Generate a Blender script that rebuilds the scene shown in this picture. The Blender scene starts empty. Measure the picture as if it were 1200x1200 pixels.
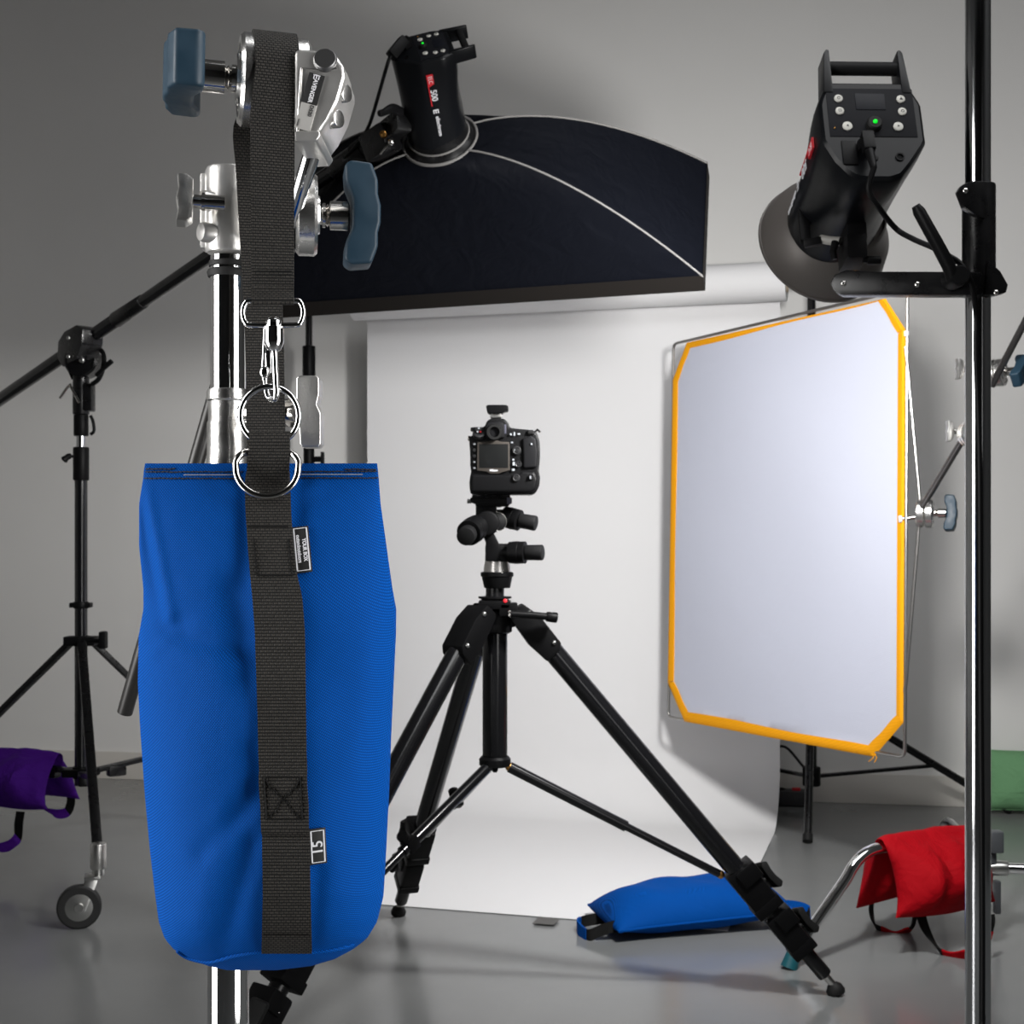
import bpy, bmesh, math, random
from mathutils import Vector as V, Matrix as M
random.seed(4)
sc = bpy.context.scene
COL = sc.collection
FPX, HOR, EYE = 1648.0, 630.0, 0.9
PI = math.pi
def P(px, py, D):
    return V(((px-600)/FPX*D, D, EYE+(HOR-py)/FPX*D))
def U(v): return V(v).normalized()
def Fr(o, x, y=None, z=None):
    """frame (4x4) from an origin and two axes"""
    if z is None:
        x = U(x); y = V(y); y = U(y-x*y.dot(x)); z = x.cross(y)
    elif y is None:
        z = U(z); x = V(x); x = U(x-z*x.dot(z)); y = z.cross(x)
    m = M((x, y, z)).transposed().to_4x4(); m.translation = V(o); return m
def FrZ(o, z, up=(0, 0, 1)):
    z = U(z); up = V(up)
    if abs(z.dot(up)) > .98: up = V((0, 1, 0)) if abs(z.y) < .9 else V((1, 0, 0))
    x = U(up.cross(z)); y = z.cross(x)
    return Fr(o, x, y, z)
def T(x, y, z): return M.Translation(V((x, y, z)))
IDW = M.Identity(4)

# ---------------------------------------------------------------- materials
MATS = {}
def nodes_of(name):
    m = bpy.data.materials.new(name); m.use_nodes = True
    return m, m.node_tree.nodes, m.node_tree.links, m.node_tree.nodes['Principled BSDF']
def mat(name, col, rough=.5, metal=0., spec=.5, noise=0., nscale=40., bump=0., bscale=200., sheen=0., coat=0., rvar=0.):
    m, n, l, b = nodes_of(name)
    b.inputs['Base Color'].default_value = (*col, 1); b.inputs['Roughness'].default_value = rough
    b.inputs['Metallic'].default_value = metal; b.inputs['Specular IOR Level'].default_value = spec
    if sheen: b.inputs['Sheen Weight'].default_value = sheen
    if coat: b.inputs['Coat Weight'].default_value = coat; b.inputs['Coat Roughness'].default_value = .1
    tc = n.new('ShaderNodeTexCoord')
    if noise or rvar:
        t = n.new('ShaderNodeTexNoise'); t.inputs['Scale'].default_value = nscale; t.inputs['Detail'].default_value = 5
        l.new(tc.outputs['Object'], t.inputs['Vector'])
    if noise:
        mx = n.new('ShaderNodeMix'); mx.data_type = 'RGBA'
        mx.inputs[6].default_value = (*[c*(1-noise) for c in col], 1); mx.inputs[7].default_value = (*[min(1, c*(1+noise)) for c in col], 1)
        l.new(t.outputs['Fac'], mx.inputs[0]); l.new(mx.outputs[2], b.inputs['Base Color'])
    if rvar:
        mr = n.new('ShaderNodeMapRange'); mr.inputs[1].default_value = .3; mr.inputs[2].default_value = .7
        mr.inputs[3].default_value = max(0, rough-rvar); mr.inputs[4].default_value = min(1, rough+rvar)
        l.new(t.outputs['Fac'], mr.inputs[0]); l.new(mr.outputs[0], b.inputs['Roughness'])
    if bump:
        t2 = n.new('ShaderNodeTexNoise'); t2.inputs['Scale'].default_value = bscale; t2.inputs['Detail'].default_value = 3
        l.new(tc.outputs['Object'], t2.inputs['Vector'])
        bp = n.new('ShaderNodeBump'); bp.inputs['Strength'].default_value = bump; bp.inputs['Distance'].default_value = .002
        l.new(t2.outputs['Fac'], bp.inputs['Height']); l.new(bp.outputs[0], b.inputs['Normal'])
    MATS[name] = m; return m
def fabric(name, col, pitch=.0015, depth=.35, sheen=.0, rough=.75, wr=.0, spec=.09):
    m, n, l, b = nodes_of(name)
    b.inputs['Roughness'].default_value = rough; b.inputs['Specular IOR Level'].default_value = spec
    b.inputs['Sheen Weight'].default_value = sheen; b.inputs['Sheen Roughness'].default_value = .4
    b.inputs['Sheen Tint'].default_value = (*[min(1, c*1.5+.1) for c in col], 1)
    tc = n.new('ShaderNodeTexCoord'); hs = []
    for rot in (0.9, -0.65):
        mp = n.new('ShaderNodeMapping'); mp.inputs['Rotation'].default_value = (0, rot, .35*rot)
        w = n.new('ShaderNodeTexWave'); w.inputs['Scale'].default_value = .314/pitch; w.inputs['Distortion'].default_value = .6
        l.new(tc.outputs['Object'], mp.inputs[0]); l.new(mp.outputs[0], w.inputs['Vector']); hs.append(w)
    mul = n.new('ShaderNodeMath'); mul.operation = 'MULTIPLY'
    l.new(hs[0].outputs['Fac'], mul.inputs[0]); l.new(hs[1].outputs['Fac'], mul.inputs[1])
    mx = n.new('ShaderNodeMix'); mx.data_type = 'RGBA'
    mx.inputs[6].default_value = (*[c*(1-depth) for c in col], 1); mx.inputs[7].default_value = (*[min(1, c*(1+depth)) for c in col], 1)
    l.new(mul.outputs[0], mx.inputs[0]); l.new(mx.outputs[2], b.inputs['Base Color'])
    bp = n.new('ShaderNodeBump'); bp.inputs['Strength'].default_value = .4; bp.inputs['Distance'].default_value = .0004
    l.new(mul.outputs[0], bp.inputs['Height'])
    if wr:
        t = n.new('ShaderNodeTexNoise'); t.inputs['Scale'].default_value = 16; t.inputs['Detail'].default_value = 4; t.inputs['Distortion'].default_value = .8
        l.new(tc.outputs['Object'], t.inputs['Vector'])
        b2 = n.new('ShaderNodeBump'); b2.inputs['Strength'].default_value = wr; b2.inputs['Distance'].default_value = .02
        l.new(t.outputs['Fac'], b2.inputs['Height']); l.new(bp.outputs[0], b2.inputs['Normal']); l.new(b2.outputs[0], b.inputs['Normal'])
    else:
        l.new(bp.outputs[0], b.inputs['Normal'])
    MATS[name] = m; return m
def webbing(name, hi, lo, w=.0030, h=.0016):
    m, n, l, b = nodes_of(name)
    b.inputs['Roughness'].default_value = .7; b.inputs['Specular IOR Level'].default_value = .25
    tc = n.new('ShaderNodeTexCoord')
    br = n.new('ShaderNodeTexBrick'); br.inputs['Scale'].default_value = 1
    br.inputs['Brick Width'].default_value = w; br.inputs['Row Height'].default_value = h
    br.inputs['Mortar Size'].default_value = .00075; br.inputs['Mortar Smooth'].default_value = .9
    br.inputs['Color1'].default_value = (*hi, 1); br.inputs['Color2'].default_value = (*[c*.7 for c in hi], 1); br.inputs['Mortar'].default_value = (*lo, 1)
    l.new(tc.outputs['UV'], br.inputs['Vector']); l.new(br.outputs['Color'], b.inputs['Base Color'])
    bp = n.new('ShaderNodeBump'); bp.inputs['Strength'].default_value = .7; bp.inputs['Distance'].default_value = .0006; bp.invert = True
    l.new(br.outputs['Fac'], bp.inputs['Height']); l.new(bp.outputs[0], b.inputs['Normal'])
    MATS[name] = m; return m
chrome = mat('chrome', (.86, .86, .86), .06, 1, rvar=.02, nscale=60)
dark_chrome = mat('dark_chrome', (.50, .51, .52), .10, 1)
cast = mat('cast_aluminium', (.84, .83, .81), .24, 1, rvar=.04, nscale=90, bump=.06, bscale=500)
rough_cast = mat('worn_aluminium', (.66, .65, .63), .34, 1, rvar=.06, nscale=120, bump=.12, bscale=700)
steel = mat('steel', (.75, .73, .70), .14, 1)
blk_metal = mat('black_painted_metal', (.0045, .0045, .005), .30, 0, .38, rvar=.06, nscale=50)
blk_gloss = mat('black_gloss_tube', (.006, .006, .007), .16, 0, .6)
blk_plastic = mat('black_plastic', (.0042, .0042, .0046), .45, 0, .12, bump=.1, bscale=600)
flash_shell = mat('flash_shell', (.0045, .005, .0062), .32, 0, .2)
panel_grey = mat('charcoal_panel', (.009, .0095, .012), .6, spec=.12)
rubber = mat('black_rubber', (.006, .006, .006), .65, spec=.3)
grip_grey = mat('dark_grey_grip', (.010, .010, .0105), .6, spec=.15)
blue_rub = mat('blue_rubber', (.012, .032, .052), .48, spec=.35, noise=.25, nscale=70, rvar=.08)
blue_fab = fabric('blue_nylon', (.0008, .071, .345), spec=.05, pitch=.0013, wr=.10, depth=.45)
red_fab = fabric('red_nylon', (.33, .0015, .006), pitch=.003, wr=.55, depth=.12)
pur_fab = fabric('purple_nylon', (.080, .011, .27), pitch=.003, wr=.55, depth=.12)
grn_fab = fabric('green_nylon', (.17, .36, .18), pitch=.003, wr=.55, depth=.12)
yel_fab = fabric('yellow_binding', (.86, .36, .008), pitch=.004, depth=.08)
web = webbing('black_webbing', (.042, .038, .033), (.0008, .0008, .0008), .0031, .0021)
web_plain = mat('black_strap', (.0055, .0055, .0055), .8, spec=.15)
thread = mat('dark_thread', (.012, .011, .011), .8)
silk = fabric('white_silk', (.55, .57, .665), pitch=.003, depth=.04, sheen=0, wr=.05)
wire_m = mat('frame_wire', (.40, .39, .38), .35, 1)
paper_m = mat('white_paper', (.75, .745, .75), .75, spec=.2)
core_m = mat('card_core', (.42, .34, .25), .8)
soft_fab = fabric('black_softbox_cloth', (.0022, .0028, .0052), pitch=.003, depth=.2, wr=.25, rough=.6)
lip_fab = mat('black_brown_trim', (.008, .0065, .0055), .85, spec=.15)
piping_m = mat('grey_piping', (.15, .145, .14), .7)
cast_m = mat('matte_cast_aluminium', (.70, .69, .67), .32, .82, rvar=.04, nscale=90, bump=.08, bscale=500)
diff_m = mat('white_diffuser', (.85, .85, .85), .8)
white_lbl = mat('white_lettering', (.75, .75, .78), .6)
lbl_black = mat('black_label', (.010, .010, .010), .6)
lbl_silver = mat('silver_label', (.50, .49, .47), .4, .3)
lbl_red = mat('red_label', (.62, .015, .025), .45)
btn_m = mat('white_button', (.62, .61, .56), .5)
sym_m = mat('button_symbol', (.04, .04, .04), .6)
screen_m = mat('dark_screen', (.005, .006, .010), .5, spec=.2)
cam_black = mat('camera_black', (.0050, .0050, .0055), .40, 0, .16, bump=.25, bscale=900)
cam_rub = mat('camera_rubber', (.007, .007, .008), .6, spec=.15)
cam_cover = mat('screen_cover', (.055, .048, .042), .3, spec=.3)
cam_lcd = mat('camera_screen', (.012, .0125, .0125), .2, spec=.25)
glass_m = mat('eyepiece_glass', (.03, .05, .12), .05, 0, 1)
dish_m = mat('dish_grey', (.125, .113, .105), .42, .3)
dish_in = mat('dish_silver', (.7, .7, .7), .25, 1)
tape_m = mat('grey_tape', (.095, .092, .088), .7)
tyre_m = mat('caster_tyre', (.018, .018, .018), .6)
zinc = mat('zinc_bracket', (.60, .60, .58), .28, 1)
brass = mat('brass', (.55, .28, .08), .3, 1)
m, n, l, b = nodes_of('green_led'); b.inputs['Base Color'].default_value = (0, .5, .02, 1)
b.inputs['Emission Color'].default_value = (.0, 1, .03, 1); b.inputs['Emission Strength'].default_value = .7
led = m
# floor: grey sealed concrete / epoxy, glossy
m, n, l, b = nodes_of('grey_epoxy_floor')
tc = n.new('ShaderNodeTexCoord'); t = n.new('ShaderNodeTexNoise'); t.inputs['Scale'].default_value = 2.2; t.inputs['Detail'].default_value = 6
l.new(tc.outputs['Object'], t.inputs['Vector'])
mx = n.new('ShaderNodeMix'); mx.data_type = 'RGBA'
mx.inputs[6].default_value = (.155, .165, .168, 1); mx.inputs[7].default_value = (.235, .235, .23, 1)
l.new(t.outputs['Fac'], mx.inputs[0]); l.new(mx.outputs[2], b.inputs['Base Color'])
mr = n.new('ShaderNodeMapRange'); mr.inputs[1].default_value = .3; mr.inputs[2].default_value = .7; mr.inputs[3].default_value = .14; mr.inputs[4].default_value = .24
l.new(t.outputs['Fac'], mr.inputs[0]); l.new(mr.outputs[0], b.inputs['Roughness'])
b.inputs['Specular IOR Level'].default_value = .55
floor_m = m
wall_m = mat('grey_wall_paint', (.77, .76, .74), .8, spec=.2, noise=.03, nscale=3, bump=.05, bscale=90)
base_m = mat('baseboard_paint', (.64, .61, .565), .7, spec=.3)
ceil_m = mat('ceiling_paint', (.30, .30, .30), .9)
studio_m = mat('dark_studio_wall', (.045, .045, .045), .9)

# ---------------------------------------------------------------- mesh builder
class MB:
    def __init__(s):
        s.bm = bmesh.new(); s.uv = s.bm.loops.layers.uv.new('UVMap')
    def _take(s, tmp, F=IDW):
        vm = {}
        for v in tmp.verts: vm[v] = s.bm.verts.new(F @ v.co)
        for f in tmp.faces:
            try: s.bm.faces.new([vm[v] for v in f.verts])
            except ValueError: pass
        tmp.free(); return s
    def _bev(s, tmp, w, seg=2, ang=.5):
        if w <= 0: return
        tmp.normal_update()
        ed = [e for e in tmp.edges if len(e.link_faces) == 2 and e.calc_face_angle(0) > ang]
        if ed: bmesh.ops.bevel(tmp, geom=ed, offset=w, offset_type='OFFSET', segments=seg, profile=.6, affect='EDGES', clamp_overlap=True)
    def box(s, F, size, bev=.0, seg=2, taper=None):
        t = bmesh.new(); bmesh.ops.create_cube(t, size=1)
        for v in t.verts:
            k = 1
            if taper and v.co.z > 0: k = taper
            v.co = V((v.co.x*size[0]*k, v.co.y*size[1]*k, v.co.z*size[2]))
        s._bev(t, bev, seg); return s._take(t, F)
    def bar(s, p0, p1, w, h, bev=0, up=(0, 0, 1)):
        p0, p1 = V(p0), V(p1); F = FrZ((p0+p1)/2, p1-p0, up)
        return s.box(F, (w, h, (p1-p0).length), bev)
    def lathe(s, F, prof, seg=32, cap=True):
        t = bmesh.new(); rings = []
        for r, z in prof:
            rings.append([t.verts.new((r*math.cos(2*PI*k/seg), r*math.sin(2*PI*k/seg), z)) for k in range(seg)] if r > 1e-7 else [t.verts.new((0, 0, z))])
        for a, b in zip(rings, rings[1:]):
            for k in range(seg):
                q = (k+1) % seg
                if len(a) == 1 and len(b) == 1: continue
                if len(a) == 1: t.faces.new((a[0], b[k], b[q]))
                elif len(b) == 1: t.faces.new((a[k], b[0], a[q]))
                else: t.faces.new((a[k], a[q], b[q], b[k]))
        if cap:
            if len(rings[0]) > 1: t.faces.new(rings[0][::-1])
            if len(rings[-1]) > 1: t.faces.new(rings[-1])
        return s._take(t, F)
    def cyl(s, p0, p1, r0, r1=None, seg=24, bev=0, up=(0, 0, 1)):
        p0, p1 = V(p0), V(p1); L = (p1-p0).length; r1 = r0 if r1 is None else r1
        pr = [(r0, 0), (r1, L)] if not bev else [(max(r0-bev, 0), 0), (r0-bev*.3, bev*.3), (r0, bev), (r1, L-bev), (r1-bev*.3, L-bev*.3), (max(r1-bev, 0), L)]
        return s.lathe(FrZ(p0, p1-p0, up), pr, seg)
    def sphere(s, c, r, sc3=(1, 1, 1), F=None, u=20, v=12):
        t = bmesh.new(); bmesh.ops.create_uvsphere(t, u_segments=u, v_segments=v, radius=r)
        for q in t.verts: q.co = V((q.co.x*sc3[0], q.co.y*sc3[1], q.co.z*sc3[2]))
        m = F.copy() if F else M.Identity(4)
        if not F: m.translation = V(c)
        return s._take(t, m)
    def prism(s, F, poly, z0, z1, bev=0, seg=2, ang=.5):
        t = bmesh.new()
        a = [t.verts.new((x, y, z0)) for x, y in poly]; b_ = [t.verts.new((x, y, z1)) for x, y in poly]
        n_ = len(poly)
        area = sum(poly[i][0]*poly[(i+1) % n_][1]-poly[(i+1) % n_][0]*poly[i][1] for i in range(n_))
        if area < 0: a.reverse(); b_.reverse()
        t.faces.new(a[::-1]); t.faces.new(b_)
        for i in range(n_): t.faces.new((a[i], a[(i+1) % n_], b_[(i+1) % n_], b_[i]))
        s._bev(t, bev, seg, ang); return s._take(t, F)
    def sweep(s, pts, r, seg=12, closed=False, cap=True, flat=1.0, up=None):
        pts = [V(p) for p in pts]; n_ = len(pts)
        rr = r if isinstance(r, (list, tuple)) else [r]*n_
        tan = []
        for i in range(n_):
            a = pts[(i-1) % n_] if (closed or i > 0) else pts[i]; b_ = pts[(i+1) % n_] if (closed or i < n_-1) else pts[i]
            tan.append(U(b_-a))
        x = up and V(up) or (V((0, 0, 1)) if abs(tan[0].z) < .9 else V((0, 1, 0)))
        x = U(x-tan[0]*x.dot(tan[0])); rings = []
        for i in range(n_):
            x = U(x-tan[i]*x.dot(tan[i])); y = tan[i].cross(x)
            rings.append([s.bm.verts.new(pts[i]+(x*math.cos(2*PI*k/seg)+y*math.sin(2*PI*k/seg)*flat)*rr[i]) for k in range(seg)])
        m_ = n_ if closed else n_-1
        for i in range(m_):
            A, B = rings[i], rings[(i+1) % n_]
            for k in range(seg):
                q = (k+1) % seg; s.bm.faces.new((A[k], A[q], B[q], B[k]))
        if not closed and cap: s.bm.faces.new(rings[0][::-1]); s.bm.faces.new(rings[-1])
        return s
    def ribbon(s, pts, wv, th, nrm=None):
        """strap: pts centreline, wv full-width vectors, th thickness; uv in metres"""
        pts = [V(p) for p in pts]; n_ = len(pts)
        wv = wv if isinstance(wv, list) else [V(wv)]*n_
        L = [0]
        for a, b_ in zip(pts, pts[1:]): L.append(L[-1]+(b_-a).length)
        rows = []
        for i in range(n_):
            t = U(pts[min(i+1, n_-1)]-pts[max(i-1, 0)]); w = V(wv[i]); nn = U(w.cross(t))*th/2
            rows.append((s.bm.verts.new(pts[i]-w/2+nn), s.bm.verts.new(pts[i]+w/2+nn), s.bm.verts.new(pts[i]+w/2-nn), s.bm.verts.new(pts[i]-w/2-nn), w.length))
        def face(vs, uvs):
            f = s.bm.faces.new(vs)
            for lp, q in zip(f.loops, uvs): lp[s.uv].uv = q
        for i in range(n_-1):
            A, B = rows[i], rows[i+1]; l0, l1 = L[i], L[i+1]
            for j, (ua, ub) in enumerate(((0, 1), (1, 1.05), (1, 0), (0, -.05))):
                q = (j+1) % 4
                face((A[j], A[q], B[q], B[j]), ((ua*A[4], l0), (ub*A[4], l0), (ub*B[4], l1), (ua*B[4], l1)))
        face(rows[0][:4][::-1], ((0, 0),)*4); face(rows[-1][:4], ((0, 0),)*4)
        return s
    def grid(s, fn, nu, nv, cu=False, cv=False):
        g = [[s.bm.verts.new(fn(i/(nu if cu else nu-1), j/(nv if cv else nv-1))) for j in range(nv)] for i in range(nu)]
        for i in range(nu if cu else nu-1):
            for j in range(nv if cv else nv-1):
                s.bm.faces.new((g[i][j], g[(i+1) % nu][j], g[(i+1) % nu][(j+1) % nv], g[i][(j+1) % nv]))
        return g
    def loft(s, loops, cap=True):
        R = [[s.bm.verts.new(p) for p in lp] for lp in loops]; n_ = len(R[0])
        for A, B in zip(R, R[1:]):
            for k in range(n_): s.bm.faces.new((A[k], A[(k+1) % n_], B[(k+1) % n_], B[k]))
        if cap: s.bm.faces.new(R[0][::-1]); s.bm.faces.new(R[-1])
        return s

WPOS = {}
def obj(name, mb, material, parent=None, ang=35, solid=0):
    bm = mb.bm
    bmesh.ops.remove_doubles(bm, verts=bm.verts, dist=1e-7)
    bmesh.ops.recalc_face_normals(bm, faces=bm.faces)
    me = bpy.data.meshes.new(name)
    co = [v.co.copy() for v in bm.verts]
    c = V([(min(p[i] for p in co)+max(p[i] for p in co))/2 for i in range(3)])
    for v in bm.verts: v.co -= c
    bm.to_mesh(me); bm.free()
    for p in me.polygons: p.use_smooth = True
    me.set_sharp_from_angle(angle=math.radians(ang))
    me.materials.append(material)
    o = bpy.data.objects.new(name, me); COL.objects.link(o)
    WPOS[o] = c
    if parent: o.parent = parent; o.location = c-WPOS[parent]
    else: o.location = c
    return o
def tag(o, label, cat, group=None):
    o['label'] = label; o['category'] = cat
    if group: o['group'] = group
    return o
def thing(name, loc, label, cat, group=None):
    o = bpy.data.objects.new(name, None); COL.objects.link(o); o.location = V(loc); o.empty_display_size = .05
    WPOS[o] = V(loc); return tag(o, label, cat, group)
def lab(o, s): o['label'] = s; return o
def text(name, s, F, size, material, parent, ext=.0002, sx=1.0, bold=0.0):
    cu = bpy.data.curves.new('lettering', 'FONT'); cu.body = s; cu.size = size; cu.align_x = 'CENTER'; cu.align_y = 'CENTER'; cu.extrude = ext; cu.offset = bold
    t = bpy.data.objects.new('lettering', cu); COL.objects.link(t)
    dg = bpy.context.evaluated_depsgraph_get(); dg.update()
    me = bpy.data.meshes.new_from_object(t.evaluated_get(dg)); bpy.data.objects.remove(t)
    mb = MB(); bm = mb.bm; bm.from_mesh(me); bpy.data.meshes.remove(me)
    for v in bm.verts: v.co = F @ V((v.co.x*sx, v.co.y, v.co.z))
    return obj(name, mb, material, parent)
def lerp(a, b, t): return a+(b-a)*t
def interp(tab, x):
    if x <= tab[0][0]: return tab[0][1:]
    for a, b in zip(tab, tab[1:]):
        if x <= b[0]:
            t = (x-a[0])/(b[0]-a[0]); return [lerp(p, q, t) for p, q in zip(a[1:], b[1:])]
    return tab[-1][1:]
def smooth(pts, k=8, closed=False):
    pts = [V(p) for p in pts]; n_ = len(pts); out = []
    for i in range(n_ if closed else n_-1):
        g = (lambda j: pts[j % n_]) if closed else (lambda j: pts[max(0, min(n_-1, j))])
        a, b, c, d = g(i-1), g(i), g(i+1), g(i+2)
        for q in range(k):
            t = q/k
            out.append(.5*((2*b)+(c-a)*t+(2*a-5*b+4*c-d)*t*t+(3*b-a-3*c+d)*t**3))
    if not closed: out.append(pts[-1])
    return out
def ring_pts(F, rx, ry=None, n_=40, a0=0, a1=2*PI, closed=True):
    ry = ry or rx
    return [F @ V((rx*math.cos(a0+(a1-a0)*k/(n_ if closed else n_-1)), ry*math.sin(a0+(a1-a0)*k/(n_ if closed else n_-1)), 0)) for k in range(n_)]
FC = Fr((0, 0, 0), (1, 0, 0), (0, 0, 1))          # local z points towards the viewer side
def pprism(mb, pts, D0, D1, bev=0, seg=2):
    q = [P(x, y, D0) for x, y in pts]
    return mb.prism(FC, [(p.x, p.z) for p in q], -D1, -D0, bev, seg)
# ---------------------------------------------------------------- camera
cam = bpy.data.cameras.new('camera'); camo = bpy.data.objects.new('camera', cam); COL.objects.link(camo)
camo.location = (0, 0, EYE); camo.rotation_euler = (PI/2, 0, 0)
cam.sensor_width = 36; cam.lens = 36*FPX/1200; cam.shift_y = (HOR-600)/1200; cam.clip_start = .05
cam.dof.use_dof = True; cam.dof.focus_distance = 1.02; cam.dof.aperture_fstop = 34
sc.camera = camo
sc.view_settings.view_transform = 'Standard'; sc.view_settings.look = 'None'; sc.view_settings.gamma = 1
sc.view_settings.use_curve_mapping = False; sc.view_settings.exposure = 0
# ---------------------------------------------------------------- room
RU = V((.9837, -.1797, 0)); RV = V((.1797, .9837, 0))
def wallD(x): return 5.26-.1827*(x+1.5)
R0 = V((0, wallD(0), 0))
UL, UR, VF, HT = -3.6, 3.0, -7.4, 3.3
FR = Fr(R0, RU, RV)
def struct(name, mb, m):
    o = obj(name, mb, m); o['kind'] = 'structure'; return o
th = .12
mb = MB(); mb.box(FR @ T((UL+UR)/2, VF/2, -.05), (UR-UL+2*th, -VF+2*th, .1)); struct('floor', mb, floor_m)
mb = MB(); mb.box(FR @ T((UL+UR)/2, VF/2, HT+.05), (UR-UL+2*th, -VF+2*th, .1)); struct('ceiling', mb, ceil_m)
mb = MB(); mb.box(FR @ T((UL+UR)/2, th/2, HT/2), (UR-UL+2*th, th, HT)); struct('wall_back', mb, wall_m)
mb = MB(); mb.box(FR @ T((UL+UR)/2, VF-th/2, HT/2), (UR-UL+2*th, th, HT)); struct('wall_front', mb, studio_m)
mb = MB(); mb.box(FR @ T(UL-th/2, VF/2, HT/2), (th, -VF, HT)); struct('wall_left', mb, wall_m)
mb = MB(); mb.box(FR @ T(UR+th/2, VF/2, HT/2), (th, -VF, HT)); struct('wall_right', mb, studio_m)
mb = MB(); mb.box(FR @ T((UL+UR)/2, -.007, .05), (UR-UL, .014, .10), .003); struct('baseboard_back', mb, base_m)
# ---------------------------------------------------------------- lights (studio strobes, soft boxes and an added overhead fill)
def area(name, loc, target, sx, sy, power, col=(1, 1, 1), shape='RECTANGLE', spread=180):
    L = bpy.data.lights.new(name, 'AREA'); L.shape = shape; L.size = sx; L.size_y = sy; L.energy = power; L.color = col
    L.spread = math.radians(spread)
    o = bpy.data.objects.new(name, L); COL.objects.link(o); o.location = V(loc)
    d = U(V(target)-V(loc)); o.rotation_euler = d.to_track_quat('-Z', 'Y').to_euler(); return o

# ---------------------------------------------------------------- grip hardware
def t_handle(parent, p, a, b, Ls, rs, k=1.0, m_bar=None, wing=False):
    """threaded shaft from p along a, then a T-shaped bar along b"""
    a = U(a); b = V(b); b = U(b-a*b.dot(a)); p = V(p)
    m_bar = m_bar or blue_rub
    mb = MB(); F = FrZ(p, a)
    mb.lathe(F, [(rs*.62, -.004), (rs*.62, Ls*.08), (rs*.85, Ls*.10), (rs*.85, Ls*.2), (rs*.6, Ls*.22), (rs*.8, Ls*.28), (rs*.6, Ls*.34), (rs, Ls*.38), (rs, Ls*1.02), (rs*.5, Ls*1.1)], 24)
    obj('shaft', mb, steel, parent)
    G = Fr(p+a*Ls, a, b)
    if wing:
        poly = [(0, -.008), (.001, -.014), (.0035, -.020), (.010, -.026), (.016, -.026), (.0145, -.012), (.017, 0), (.0145, .012), (.016, .026), (.010, .026), (.0035, .020), (.001, .014), (0, .008)]
        w = .010
    else:
        poly = [(.003, -.010), (-.002, -.022), (-.0025, -.034), (.002, -.0375), (.017, -.036), (.0215, -.024), (.0215, -.014), (.0235, -.006), (.0235, .006), (.0215, .014), (.0215, .024), (.017, .036), (.002, .0375), (-.0025, .034), (-.002, .022), (.003, .010)]
        w = .0185
    mb = MB(); mb.prism(G, [(x*k, y*k) for x, y in poly], -w*k, w*k, .0035*k, 3, .35)
    obj('t_handle' if not wing else 'wing_knob', mb, m_bar, parent, 50)
def disc(mb, c, a, r, z0, z1, groove=True):
    pr = [(r*.35, z0), (r*.90, z0), (r, z0+.0025), (r, z1-.0025), (r*.93, z1), (r*.80, z1), (r*.78, z1-.0012), (r*.5, z1-.0012), (r*.45, z1+.002), (r*.2, z1+.002)]
    mb.lathe(FrZ(c, a), pr, 48)
# ================================================================= near chrome stand
SD = 1.11
def S(px, py): return P(px, py, SD)
sx = S(267.5, 600).x
def sz(py): return EYE+(HOR-py)/FPX*SD
sp = SD/FPX
chr_stand = thing('light_stand', (sx, SD, 0), 'chrome light stand in the foreground with the blue sandbag hung in front of it', 'light stand')
def vlathe(prof): return MB().lathe(T(sx, SD, 0), prof, 40)
obj('riser_tube', vlathe([(.0140, sz(475)), (.0140, sz(312))]), chrome, chr_stand)
obj('rubber_ring', vlathe([(.0120, sz(306)), (.0150, sz(307)), (.0150, sz(313)), (.0125, sz(315)), (.0158, sz(317)), (.0166, sz(320)), (.0158, sz(325)), (.0125, sz(326))][::-1]), rubber, chr_stand)
obj('top_collar', vlathe([(.0125, sz(300)), (.0138, sz(301)), (.0138, sz(311)), (.012, sz(312))][::-1]), chrome, chr_stand)
obj('locking_collar', vlathe([(.0140, sz(456)), (.0166, sz(457)), (.0170, sz(459)), (.0170, sz(469)), (.0157, sz(471)), (.0157, sz(493)), (.0166, sz(496)), (.0166, sz(533)), (.0170, sz(535)), (.0170, sz(556)), (.0162, sz(559))][::-1]), cast, chr_stand)
obj('lower_tube', vlathe([(.0162, .10), (.0162, sz(556))]), chrome, chr_stand)
mb = MB()
mb.lathe(T(sx, SD, 0), [(.021, .06), (.024, .065), (.024, .16), (.021, .165)], 32); obj('base_hub', mb, cast, chr_stand)
for k in range(3):
    an = PI/2+.35+k*2*PI/3; d = V((math.cos(an), math.sin(an), 0)); c = V((sx, SD, 0))
    mb = MB(); mb.sweep(smooth([c+d*.022+V((0, 0, .11)), c+d*.26+V((0, 0, .105)), c+d*.33+V((0, 0, .085)), c+d*.42+V((0, 0, .012))], 6), .011, 16); obj('leg', mb, chrome, chr_stand)
# wing knob beside the O ring
mb = MB(); mb.cyl(P(285, 484, 1.085), P(350, 484, 1.05), .0075, seg=20); mb.cyl(P(334, 484, 1.06), P(343, 484, 1.055), .011, seg=20); obj('knob_shaft', mb, steel, chr_stand)
mb = MB()
pprism(mb, [(347, 443), (350, 440), (371, 440), (374, 443), (374, 462), (371, 474), (376, 484), (376, 500), (376, 520), (373, 524), (354, 524), (351, 520), (350, 500), (346, 482), (347, 465)], 1.035, 1.055, .0022, 3)
obj('wing_knob', mb, rough_cast, chr_stand, 50)
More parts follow.
